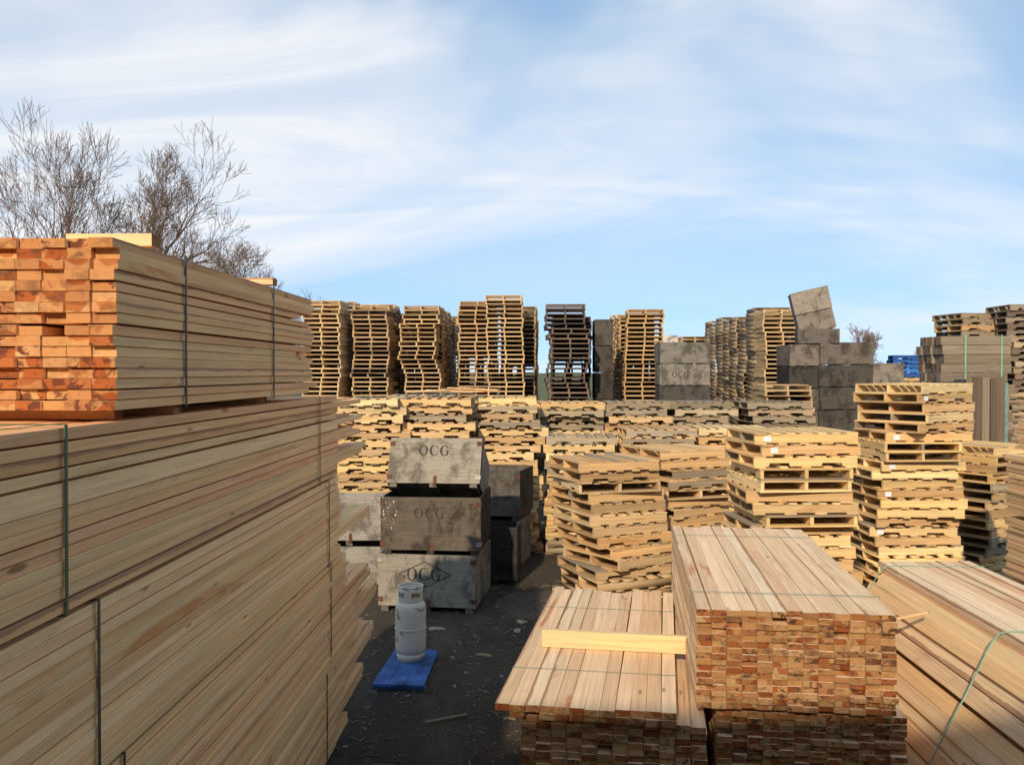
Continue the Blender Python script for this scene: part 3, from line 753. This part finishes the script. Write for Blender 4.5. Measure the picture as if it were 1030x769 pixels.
# loose broken boards on the middle row
for i in range(9):
    q = random.Random(900 + i)
    Y = 15.2 + q.uniform(-.4, .5); px = 425 + i * 5.5
    tag(link('broken_board', board_mesh(.9, .1, .018, 'timber' if i % 2 else 'lumber', 'timber_end', i % 3), None, (PX(px, Y) - .3, Y, HZ(398, 14.6) + .03 + .019 * (i // 2)), (0, R(q.uniform(-4, 3)), R(q.uniform(-35, 50)))),
        'loose grey board heaped on the middle row below the third rear stack', 'board', 'loose boards heaped on the middle row')

# ---------------------------------------------------------------- wooden bins
def ell(cx, cy, rx, ry, a0, a1, n): return [(cx + rx * math.cos(a0 + (a1 - a0) * i / n), cy + ry * math.sin(a0 + (a1 - a0) * i / n)) for i in range(n + 1)]
def letters(mb, text, x0, z0, h, y, sp=1.18):
    """stencilled serif capitals as raised strokes on the plane y"""
    w = h * .78; cx = x0
    def strip2(outer, inner):
        n = len(outer); vs = [(a, y, b) for a, b in outer] + [(a, y, b) for a, b in inner]
        mb.add(vs, [(i, i + 1, n + i + 1, n + i) for i in range(n - 1)])
    def rect(a, b, c, d): mb.add([(a, y, b), (c, y, b), (c, y, d), (a, y, d)], [(0, 1, 2, 3)])
    for ch in text:
        c = (cx + w / 2, z0 + h / 2)
        if ch == 'O': strip2(ell(*c, w * .5, h * .5, 0, 2 * math.pi, 28), ell(*c, w * .29, h * .44, 0, 2 * math.pi, 28))
        if ch in 'CG':
            strip2(ell(*c, w * .5, h * .5, R(48), R(312), 24), ell(c[0] + w * .03, c[1], w * .28, h * .44, R(42), R(318), 24))
            rect(c[0] + w * .36, c[1] + h * .2, c[0] + w * .41, c[1] + h * .5)
            if ch == 'C': rect(c[0] + w * .36, c[1] - h * .38, c[0] + w * .40, c[1] - h * .22)
            if ch == 'G':
                rect(c[0] + w * .26, c[1] - h * .44, c[0] + w * .42, c[1] - h * .04)
                rect(c[0] + w * .14, c[1] - h * .06, c[0] + w * .54, c[1] - h * .02)
        if ch == 'I': rect(c[0] - w * .1, z0, c[0] + w * .1, z0 + h)
        cx += w * sp

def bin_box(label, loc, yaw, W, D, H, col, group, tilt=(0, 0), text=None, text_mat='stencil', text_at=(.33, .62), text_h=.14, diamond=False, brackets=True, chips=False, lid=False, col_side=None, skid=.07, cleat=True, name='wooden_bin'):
    root = link(name, None, None, loc, (R(tilt[0]), R(tilt[1]), R(yaw)))
    tag(root, label, 'bin', group)
    t = .022; q = random.Random(label)
    def part(nm, c, d, color=None):
        m2 = MB(); m2.box((0, 0, 0), d); kk = q.uniform(.9, 1.08)
        return link(nm, m2.mesh(nm, M['ply'], bco=False), root, c, (0, 0, 0), None, color or tuple(x * kk for x in col))
    z0 = skid; hh = H - skid
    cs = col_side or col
    fp = part('front_panel', (0, -D / 2 + t / 2, z0 + hh / 2), (W, t, hh))
    part('back_panel', (0, D / 2 - t / 2, z0 + hh / 2), (W, t, hh))
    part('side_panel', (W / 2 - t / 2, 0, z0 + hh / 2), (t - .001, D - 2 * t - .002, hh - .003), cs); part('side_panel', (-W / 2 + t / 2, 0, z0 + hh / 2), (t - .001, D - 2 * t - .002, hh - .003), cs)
    part('floor_panel', (0, 0, z0 + .02), (W - 2 * t - .002, D - 2 * t - .002, .02))
    if lid: part('lid', (0, 0, z0 + hh + .012), (W + .01, D + .01, .022))
    if skid > 0:
        for sx in (-1, 0, 1): part('skid', (sx * (W / 2 - .08), 0, skid / 2 - .001), (.09, D - .02, skid - .003), tuple(x * .6 for x in col))
    if cleat:
        for sx in (-1, 1):
            for sy in (-1, 1): part('corner_post', (sx * (W / 2 - t - .026), sy * (D / 2 - t - .026), z0 + hh / 2 + .015), (.05, .05, hh - .04), tuple(x * .8 for x in col))
    if brackets:
        for sx in (-1, 1):
            for k, zz in enumerate((z0 + .08, z0 + hh - .08)):
                m2 = MB()
                m2.box((-sx * .03, -.004, 0), (.06, .006, .055)); m2.box((sx * .004, .03, 0), (.006, .07, .055)); m2.box((-sx * .035, -.010, 0), (.016, .008, .06))
                link('corner_bracket', m2.mesh('corner_bracket', M['rust' if q.random() < .6 else 'pale_iron']), root, (sx * W / 2, -D / 2, zz))
        m2 = MB(); m2.box((0, -.004, 0), (.045, .007, .13)); m2.box((0, -.012, -.03), (.03, .012, .03))
        link('latch', m2.mesh('latch', M['rust']), fp, Vector((0.02, -D / 2, z0 + .03)) - fp.location)
    if text:
        m2 = MB(); letters(m2, text, -W / 2 + W * text_at[0], z0 + hh * text_at[1], text_h, -D / 2 - .003)
        link('lettering', m2.mesh('lettering', M[text_mat]), fp, -fp.location)
    if diamond:
        m2 = MB(); cx, cz, a, b, g = -.02, z0 + hh * .62, .34, .165, .012
        o = [(cx - a, cz), (cx, cz + b), (cx + a, cz), (cx, cz - b)]; i2 = [(cx - a + 2.2 * g, cz), (cx, cz + b - g), (cx + a - 2.2 * g, cz), (cx, cz - b + g)]
        m2.add([(x, -D / 2 - .003, z) for x, z in o] + [(x, -D / 2 - .003, z) for x, z in i2], [(k, (k + 1) % 4, 4 + (k + 1) % 4, 4 + k) for k in range(4)])
        link('diamond_outline', m2.mesh('diamond_outline', M[text_mat]), fp, -fp.location)
    if chips:
        m2 = MB()
        for _ in range(16): m2.box((-W / 2 + q.uniform(.02, .22), -D / 2 - .002, z0 + q.uniform(.25, hh)), (q.uniform(.006, .02), .003, q.uniform(.006, .028)))
        tag(link('paint_chips', m2.mesh('paint_chips', M['chalk']), fp, -fp.location), kind='stuff')
    return root

GB = 'wooden bins in the middle of the yard'
GREY, DARKB = (.26, .23, .18), (.10, .088, .07)
by = 11.22
bx = PX(437, by)
yb = -8
bin_box('bottom bin of the front stack with a diamond around its stencilled letters', (bx - .02, by + .55, 0), yb, 1.22, 1.15, .71, (.27, .245, .20), GB, text='OCG', text_at=(.30, .50), text_h=.16, diamond=True)
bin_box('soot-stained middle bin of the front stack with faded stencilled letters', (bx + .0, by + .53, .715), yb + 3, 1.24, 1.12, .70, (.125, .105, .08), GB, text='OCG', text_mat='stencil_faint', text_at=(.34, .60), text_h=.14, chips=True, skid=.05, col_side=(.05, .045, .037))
bin_box('grey bin tipped backward on top of the front stack', (bx + .0, by + .56, 1.31), yb + 3, 1.17, .93, .66, (.30, .27, .215), GB, tilt=(-27, 0), text='OCG', text_mat='stencil_faint', text_at=(.32, .60), text_h=.145, skid=.05)
# bins behind the front stack
b2y = 13.6
bin_box('pale lower bin of the pair right of the front stack', (-.36, b2y + .45, 0), -12, 1.15, .9, .74, (.21, .195, .165), GB)
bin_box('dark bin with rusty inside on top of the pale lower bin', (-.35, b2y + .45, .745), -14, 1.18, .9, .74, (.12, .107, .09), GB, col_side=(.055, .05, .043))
bin_box('blackened bin standing low between the two bin stacks', (PX(500, 12.6), 12.95, 0), -6, .62, .6, .80, (.055, .05, .044), GB, brackets=False)
bin_box('whitish lower bin half hidden behind the left lumber pile', (PX(352, 12.4), 12.95, 0), -2, 1.22, 1.1, .58, (.33, .31, .27), GB)
bin_box('whitish upper bin half hidden behind the left lumber pile', (PX(350, 12.45), 13.0, .585), 1, 1.22, 1.1, .58, (.35, .325, .285), GB)

GBF = 'grey bins in the rear yard'
fy2 = 22.0
def far_bins(px, Y, hh, top_h, where, words, W=1.22, D=1.1, cols=None, yaw=-2, texts=None):
    """bins stacked from the ground up, named from the top down"""
    cnt = int(round(top_h / hh)); hh = top_h / cnt
    for i in range(cnt):
        t = cnt - 1 - i; w = words[min(t, len(words) - 1)]
        lb = (f'{w} top bin' if t == 0 else f'{w} bin, {ORD[t + 1]} from the top,') + ' ' + where
        bin_box(lb, (PX(px, Y), Y + D / 2, i * hh), yaw + rnd.uniform(-2, 2), W, D, hh - .004, cols[min(t, len(cols) - 1)], GBF, brackets=False, cleat=False, text=(texts[t] if texts and t < len(texts) else None), text_h=.15, text_at=(.25, .35), skid=.022)
far_bins(690, fy2, .53, HZ(344, fy2), 'beside the leaning orange rear stack', ['open grey', 'stencilled grey', 'dark'], 1.2, cols=[(.21, .195, .165), (.24, .22, .185), (.09, .08, .07)], texts=[None, 'OCG'])
far_bins(608, 25.0, .75, HZ(321, 25.0), 'in the narrow column behind the orange stack', ['dark'], .5, 1.1, [(.10, .088, .075), (.08, .07, .06), (.065, .058, .05)])
far_bins(670, 30.0, .8, HZ(337, 30.0), 'in the column behind the stencilled grey bins', ['whitish', 'grey'], .8, 1.0, [(.62, .60, .56), (.25, .23, .2)])
yt = 21.0
far_bins(852, yt, .52, HZ(344, yt), 'in the wide column beside the skewed bins', ['dark', 'blackish'], 1.22, 1.2, [(.15, .13, .11), (.085, .075, .065)])
far_bins(811, yt + .1, .52, HZ(346, yt), 'in the column under the skewed bins', ['pinkish', 'black', 'grey'], .72, 1.2, [(.20, .165, .14), (.055, .05, .043), (.14, .125, .105)])
far_bins(893, yt + .6, .6, HZ(365, yt + .6), 'in the column beside the blue pallets', ['light grey', 'grey'], .8, 1.1, [(.26, .235, .20), (.17, .155, .135)])
zb = HZ(345.5, yt) + .02
ta = R(13); xt = PX(828, yt)
bin_box('flat lowest of the three skewed bins, the others sunk into it', (xt, yt + .45, zb - .02), -13, .92, .84, .34, (.13, .115, .10), GBF, brackets=False, cleat=False, skid=.012)
for k, (hh, col, lb, w_) in enumerate([(.46, (.25, .22, .18), 'middle one of the three skewed bins, leaning', .82), (.50, (.30, .265, .215), 'pale topmost of the three skewed bins, leaning', .84)]):
    u = (0, .465)[k]
    bin_box(lb, (xt + .0 - math.sin(ta) * u, yt + .45, zb + .265 + math.cos(ta) * u), -13, w_, .74, hh, col, GBF, tilt=(0, -13), brackets=False, cleat=False, lid=(k == 1), skid=.012)

# ---------------------------------------------------------------- grey strapped timber at the right
Yk = 17.0
def timber_bundle(label, px0, px1, Y, z, rows, cols, th, seed, straps=True):
    q = random.Random(seed)
    x0, x1 = PX(px0, Y), PX(px1, Y); W = x1 - x0
    root = link('timber_bundle', None, None, (x0, Y, z), (0, 0, R(2)))
    tag(root, label, 'timber bundle', 'strapped timber bundles')
    for r in range(rows):
        for c in range(cols):
            k = q.uniform(-.05, .05)
            if r % 2 and q.random() < .5:
                s = q.uniform(.35, .65) * W
                for a, b in ((0, s), (s + .01, W)):
                    link('timber', board_mesh(1.25, th * 1.1 - .008, th - .008, 'timber', 'timber_end', q.randrange(4)), root, (a, th * 1.1 * (c + .5), r * th), (0, 0, 0), ((b - a) / 1.25, 1, 1))
            else:
                link('timber', board_mesh(1.25, th * 1.1 - .008, th - .008, 'timber', 'timber_end', q.randrange(4)), root, (k, th * 1.1 * (c + .5), r * th), (0, 0, 0), ((W + q.uniform(-.05, .05)) / 1.25, 1, 1))
    if straps:
        for u in (.33, .86):
            m2 = MB(); strap_ring(m2, W * u, 0, th * 1.1 * cols, 0, rows * th, .03, .002, .012)
            link('strap', m2.mesh('strap', M['strap_pale']), root)
    return root
zk = HZ(384, Yk)
timber_bundle('topmost grey timber bundle with two green straps under the dark pallets', 948, 1018, Yk, zk, 5, 5, .172, 1)
timber_bundle('second grey timber bundle below the strapped top one', 952, 1020, Yk + .05, zk - .9, 5, 4, .172, 2, False)
timber_bundle('third grey timber bundle, low behind the tall yellow stack', 950, 1019, Yk, zk - 1.8, 5, 4, .172, 3, False)
timber_bundle('bottom grey timber bundle, on the ground behind the yellow stack', 950, 1019, Yk, 0.0, 5, 4, .172, 4, False)

# bin standing on end with vertical grey planks
yp = 14.6
root = link('plank_crate', None, None, (PX(993, yp), yp + .3, 0), (0, 0, R(-6)))
tag(root, 'crate of upright grey planks standing behind the tall yellow stack', 'crate')
xs = [-.30, -.20, -.055, .065, .17, .29]; zt = HZ(379, yp)
for i in range(5):
    m2 = MB(); w = xs[i + 1] - xs[i] - .006
    m2.box((0, 0, 0), (zt - .9 + (-.03, .0, -.01, -.02, .0)[i], .026, w))
    o = link('plank', board_mesh(1.0, w, .026, 'timber', 'timber_end', i % 4), root, ((xs[i] + xs[i + 1]) / 2, -.30 + (.0, -.004, .002, -.02, .0)[i], .05), (R(90), R(-90), 0), ((zt - .05 - (.02, 0, .01, .015, .0)[i]), 1, 1))
    o.rotation_euler = Matrix(((0, 1, 0), (0, 0, -1), (1, 0, 0))).transposed().to_euler() if False else Matrix(((0, -1, 0), (0, 0, -1), (1, 0, 0))).to_euler()
m2 = MB(); m2.box((0, 0, zt / 2), (.56, .5, zt - .12))
link('core', m2.mesh('core', M['ply'], bco=False), root, (0, 0, .02), color=(.16, .15, .135))
m2 = MB(); m2.box((0, 0, 0), (.05, .03, zt * .5))
link('side_rail', m2.mesh('side_rail', plain('faded_teal_paint', (.18, .27, .25), .7, 0, .4, 8)), root, (.34, -.25, zt * .72))

# ---------------------------------------------------------------- gas cylinder on the blue panel
root = link('blue_panel', None, None, (0, 0, 0))
tag(root, 'blue painted board panel flat on the ground under the gas cylinder', 'panel')
M['blue'] = plain('blue_paint', (.05, .135, .36), .75, 0, .6, 4)
def quadbox(mb, p, z0, z1): mb.add([(x, y, z0) for x, y in p] + [(x, y, z1) for x, y in p], [(3, 2, 1, 0), (4, 5, 6, 7), (0, 1, 5, 4), (1, 2, 6, 5), (2, 3, 7, 6), (3, 0, 4, 7)])
bl, br, tr, tl = Vector((-1.30, 8.46)), Vector((PX(426, 8.44), 8.42)), Vector((PX(441, 9.5), 9.5)), Vector((-1.22, 9.55))
for a, b in ((0, .30), (.308, .62), (.628, 1.0)):
    m2 = MB(); quadbox(m2, [bl.lerp(br, a), bl.lerp(br, b), tl.lerp(tr, b), tl.lerp(tr, a)], .035, .058)
    link('plank', m2.mesh('plank', M['blue'], bco=False), root)
for a, b in ((.03, .12), (.86, .97)):
    m2 = MB(); quadbox(m2, [bl.lerp(tl, a), br.lerp(tr, a), br.lerp(tr, b), bl.lerp(tl, b)], .001, .034)
    link('batten', m2.mesh('batten', M['blue'], bco=False), root)

def tank_mat():
    t = NT('tank_paint')
    co = t.n.new('ShaderNodeTexCoord').outputs['Object']
    n = t.noise(co, 6.5, 4, 0.6, 0.3); n2 = t.noise(co, 30, 3, 0.7)
    col = t.mix(t.rng(n2, .35, .7, 0, .3), (.64, .57, .455), (.48, .42, .33))
    col = t.mix(t.rng(n, .56, .68, 0, .85, True), col, (.17, .12, .06))
    return t.out(col, t.rng(n, .5, .7, .42, .8), .4)
M['tank'] = tank_mat()
tx, ty = PX(413, 9.22), 9.2
root = link('gas_cylinder', None, None, (tx, ty, .059), (0, 0, R(20)))
tag(root, 'white rust-stained gas cylinder standing on the blue panel', 'gas cylinder')
m2 = MB(); m2.lathe([(.0, .045), (.10, .05), (.135, .07), (.152, .11), (.155, .14), (.155, .30)] + [(.155, .303), (.155, .44), (.155, .50), (.150, .545), (.132, .578), (.10, .598), (.05, .61), (0, .612)], 40)
tb = link('tank_body', m2.mesh('tank_body', M['tank'], True, False), root)
m2 = MB(); m2.lathe([(.1555, .313), (.160, .317), (.160, .325), (.1555, .329)], 40); link('weld_seam', m2.mesh('weld_seam', M['tank'], True, False), tb)
m2 = MB(); m2.lathe([(.118, 0.0), (.135, 0), (.140, .05), (.136, .075), (.13, .075), (.130, .006), (.118, .0)], 40); link('foot_ring', m2.mesh('foot_ring', M['tank'], True, False), root)
m2 = MB()
def coll_skip(i, k):
    a = k % 40
    return i in (1, 4) and (a in (8, 9, 10, 21, 22, 23, 24, 29, 30, 31, 32, 33, 37, 38))
m2.lathe([(.122, .565), (.124, .64), (.124, .69), (.125, .735), (.119, .735), (.118, .69), (.118, .64)], 40, skip=lambda i, k: coll_skip(1 if i in (1,) else (4 if i == 5 else 0), k))
cl = link('collar', m2.mesh('collar', M['tank'], True, False), root)
m2 = MB(); m2.lathe([(.119, .728), (.128, .73), (.131, .738), (.128, .746), (.119, .748), (.114, .738), (.119, .728)], 40); link('collar_rim', m2.mesh('collar_rim', M['tank'], True, False), cl)
m2 = MB(); m2.lathe([(0, .60), (.022, .60), (.022, .65), (.014, .655), (.014, .68), (.03, .682), (.03, .70), (0, .70)], 16); m2.tube((0, 0, .64), (.085, -.02, .645), .014, .018, 8); m2.tube((0, 0, .635), (-.03, -.075, .645), .016, .016, 8)
link('valve', m2.mesh('valve', M['brass'], False, False), root)

# ---------------------------------------------------------------- litter on the ground
def scrap(label, px, py, size, mat, seed, cat='scrap', thick=.006):
    q = random.Random(seed); Y = (EYE - .01) * F / (py - YH); X = PX(px, Y)
    n = 9; ring = []
    for k in range(n):
        a = 2 * math.pi * k / n; r = size * q.uniform(.25, 1.0)
        ring.append((r * math.cos(a) * 1.3, r * math.sin(a) * .8))
    m2 = MB(); zs = [q.uniform(.003, .014) for _ in ring]
    m2.add([(0, 0, .012)] + [(x, y, z) for (x, y), z in zip(ring, zs)] + [(x, y, .001) for x, y in ring], [(0, 1 + k, 1 + (k + 1) % n) for k in range(n)] + [(1 + k, 1 + n + k, 1 + n + (k + 1) % n, 1 + (k + 1) % n) for k in range(n)])
    return tag(link('litter_scrap', m2.mesh('litter_scrap', mat), None, (X, Y, 0), (0, 0, q.uniform(0, 6))), label, cat)
M['litter'] = plain('dirty_paper', (.34, .30, .24), .85, 0, .4, 14)
M['leafy'] = plain('dry_leaf_litter', (.30, .24, .11), .85, 0, .4, 14)
M['reddish'] = plain('reddish_scrap', (.30, .17, .11), .85, 0, .4, 14)
scrap('crumpled pale scrap behind the gas cylinder', 438, 632, .13, M['litter'], 1)
scrap('yellowish scrap on dark ground right of the blue panel', 487, 659, .08, M['leafy'], 2)
scrap('small brownish scrap on ground between panel and middle bundle', 469, 677, .06, M['reddish'], 3)
scrap('pale torn scrap on the ground near the twisted stack', 527, 625, .12, M['litter'], 4)
scrap('small grey scrap below the pale torn one', 521, 634, .07, M['litter'], 5)
for i, (a, b) in enumerate([(455, 661), (505, 680), (457, 690), (478, 640), (410, 700), (500, 610), (366, 733), (347, 751), (470, 700)]):
    scrap('tiny wood scrap on the dark ground between lumber piles', a, b, .03, M['litter' if i % 3 else 'leafy'], 20 + i)['group'] = 'tiny scraps on the ground'
st = strip('dark stick lying on the ground in the gap between bundles', PX(428, 7.7), 7.64, .002, .38, .035, .02, 27, 'timber', 'timber_end', 'stick', 'stick')

q = random.Random(77); chips = MB()
for _ in range(1500):
    Y = 5 + 10 * q.random() ** 1.3; X = q.uniform(-1.5, 4) if Y > 8.5 else q.uniform(-1.4, 1.2)
    s = q.uniform(.003, .011); a = q.uniform(0, 6.3)
    chips.box((X, Y, .004), (s * q.uniform(1, 3.5), s, .004), rot=Matrix.Rotation(a, 3, 'Z'))
for _ in range(420):
    Y = q.uniform(5.5, 13); X = (q.choice((-1.15, -.2, .6)) if Y < 9 else q.uniform(-1.6, 1.0)) + q.gauss(0, .22)
    chips.box((X, Y, .006), (q.uniform(.03, .13), q.uniform(.004, .012), .006), rot=Matrix.Rotation(q.uniform(0, 6.3), 3, 'Z'))
tag(link('wood_chips', chips.mesh('wood_chips', [M['timber']])), 'fine wood chips strewn over the dark ground', 'wood chips', None, 'stuff')
# low mound in lighter brown: sunlight on the ground put into its colour
mb = MB(); n = 24
cx, cy = PX(552, 11.7), 11.6
ringN = 14
vs = [(cx, cy, .10)]
for j, rr in enumerate((.25, .5, .75, 1.0)):
    for k in range(ringN):
        a = 2 * math.pi * k / ringN; w = 1 + .18 * mnoise.noise((math.cos(a) * 2, math.sin(a) * 2, rr))
        vs.append((cx + .75 * rr * w * math.cos(a), cy + .8 * rr * w * math.sin(a), max(-.01, .10 * (1 - rr) ** .8 + .015 * mnoise.noise((a * 3, rr * 5, 3)) * (1 - rr)) - (.012 if j == 3 else 0)))
fs = [(0, 1 + k, 1 + (k + 1) % ringN) for k in range(ringN)] + [(1 + j * ringN + k, 1 + (j + 1) * ringN + k, 1 + (j + 1) * ringN + (k + 1) % ringN, 1 + j * ringN + (k + 1) % ringN) for j in range(3) for k in range(ringN)]
mb.add(vs, fs)
tag(link('sunlit_patch', mb.mesh('sunlit_patch', plain('sunlit_ground', (.105, .082, .058), .95, 0, .5, 18), True, False)), 'low mound coloured lighter in place of sunlit ground beside the twisted pallet stack', 'sunlit patch', None, 'stuff')

# ---------------------------------------------------------------- bare trees
def bare_tree(label, px, Y, height, seed, spread=.55, limbs=4, levels=6, fork=.28, rad=.34, group='bare trees beyond the yard', lean=0.0, sx=.8, limb_l=.22, twig_r=.017):
    q = random.Random(seed); tr, cr = MB(), MB()
    def grow(p, d, L, r, lev):
        segs = 3 if lev < 4 else 2
        tgt = tr if lev < 2 else cr
        kids = []
        for s in range(segs):
            d2 = (d + Vector((q.gauss(0, .16), q.gauss(0, .16), q.gauss(.10, .10)))).normalized()
            p2 = p + d2 * (L / segs); r2 = max(twig_r, r * (.82 if s < segs - 1 else .72))
            tgt.tube(p, p2, r, r2, 7 if lev == 0 else (5 if lev < 3 else 3))
            p, d, r = p2, d2, r2
            if lev > 0 and s < segs - 1 and lev < levels: kids.append((p, d, r))
        if lev >= levels: return
        n_end = limbs if lev == 0 else q.choice((2, 3, 3))
        for k in range(n_end):
            az = 2 * math.pi * (k + q.random() * .7) / n_end
            side = Vector((math.cos(az), math.sin(az), 0)); side = (side - d * side.dot(d)).normalized()
            ang = q.uniform(.25, .75) * spread * 2
            grow(p, (d * math.cos(ang) + side * math.sin(ang)).normalized(), L * q.uniform(.60, .82) if lev else height * limb_l * q.uniform(.8, 1.15), r * q.uniform(.66, .86), lev + 1)
        for (pp, dd, rr) in kids:
            for _ in range(1 if lev < 4 else q.choice((1, 2))):
                az = q.uniform(0, 6.28); side = Vector((math.cos(az), math.sin(az), .2)); side = (side - dd * side.dot(dd)).normalized(); ang = q.uniform(.5, .95)
                grow(pp, (dd * math.cos(ang) + side * math.sin(ang)).normalized(), L * q.uniform(.4, .62), rr * q.uniform(.35, .5), min(levels, lev + 2))
    grow(Vector((0, 0, -.1)), Vector((lean, 0, 1)).normalized(), height * fork, rad, 0)
    zmax = max(v[2] for v in cr.v)
    k = height / zmax
    root = link('bare_tree', None, None, (PX(px, Y), Y, 0)); tag(root, label, 'tree', group)
    o = link('trunk', tr.mesh('trunk', M['bark'], True, False), root); o.scale = (k * sx, k * sx, k)
    o = link('crown', cr.mesh('crown', M['twig'], False, False), root); o.scale = (k * sx, k * sx, k)
bare_tree('tall bare tree at the far left edge above the orange board ends', 6, 58, HZ(97, 58), 3, .45, 4, 6, .40, .80, limb_l=.23)
bare_tree('big bare tree with thick forking limbs behind the topmost bundle', 112, 60, HZ(106, 60), 8, .5, 4, 6, .46, .85, limb_l=.21)
bare_tree('bare tree with drooping outer twigs right of the big forking one', 163, 61, HZ(168, 61), 15, .6, 4, 6, .46, .6, limb_l=.2)
bare_tree('slender bare tree between the edge tree and the forking tree', 62, 63, HZ(165, 63), 21, .42, 3, 6, .4, .26)
bare_tree('small round bare tree, first right of the big trees', 212, 105, HZ(236, 105), 31, .55, 5, 6, .33, .4, twig_r=.02, limb_l=.2)
bare_tree('small round bare tree, second right of the big trees', 254, 107, HZ(241, 107), 37, .55, 5, 6, .33, .4, twig_r=.02, limb_l=.2)
bare_tree('tiny distant bare tree above the leftmost rear stack', 302, 140, HZ(288, 140), 41, .5, 4, 5, .25, .3, twig_r=.025)
bare_tree('distant bare tree behind the skewed bins', 858, 120, HZ(324, 120), 43, .6, 5, 6, .3, .3, twig_r=.022)
bare_tree('distant bare tree behind the blue pallets', 932, 130, HZ(347, 130), 47, .6, 5, 6, .3, .3, twig_r=.022)

# ---------------------------------------------------------------- unseen shed added behind the photographer to shade the bundle fronts
def shed():
    root = link('shade_shed', None, None, (0, -4.0, 0)); tag(root, 'unseen gabled shed added behind the photographer to shade the middle bundle fronts', 'shed')
    x0, x1, eave, ridge = -14.0, 16.0, 5.84, 8.6
    m2 = MB(); m2.box(((x0 + x1) / 2, -.1, eave / 2), (x1 - x0, .2, eave)); link('front_wall', m2.mesh('front_wall', M['cladding'], bco=False), root)
    m2 = MB(); m2.box(((x0 + x1) / 2, -13.9, eave / 2), (x1 - x0, .2, eave)); link('back_wall', m2.mesh('back_wall', M['cladding'], bco=False), root)
    for xx in (x0 + .1, x1 - .1):
        m2 = MB(); pts = [(-.2, 0), (-13.8, 0), (-13.8, eave), (-7, ridge - .1), (-.2, eave)]
        m2.add([(xx - .1, y, z) for y, z in pts] + [(xx + .1, y, z) for y, z in pts], [(0, 1, 2, 3, 4), (9, 8, 7, 6, 5)] + [(i, 5 + i, 5 + (i + 1) % 5, (i + 1) % 5) for i in range(5)])
        link('end_wall', m2.mesh('end_wall', M['cladding'], bco=False), root)
    for ya, yb_ in ((0.05, -7), (-14.1, -7)):
        m2 = MB(); a, b = (x0 - .2, x1 + .2)
        m2.add([(a, ya, eave + .06), (b, ya, eave + .06), (b, yb_, ridge + .06), (a, yb_, ridge + .06), (a, ya, eave), (b, ya, eave), (b, yb_, ridge), (a, yb_, ridge)],
               [(0, 1, 2, 3), (7, 6, 5, 4), (0, 4, 5, 1), (1, 5, 6, 2), (2, 6, 7, 3), (3, 7, 4, 0)])
        link('roof', m2.mesh('roof', M['roofing'], bco=False), root)
    m2 = MB(); m2.box((0, .05, 2.1), (4.2, .06, 4.2)); link('sliding_door', m2.mesh('sliding_door', M['roofing'], bco=False), root)
shed()
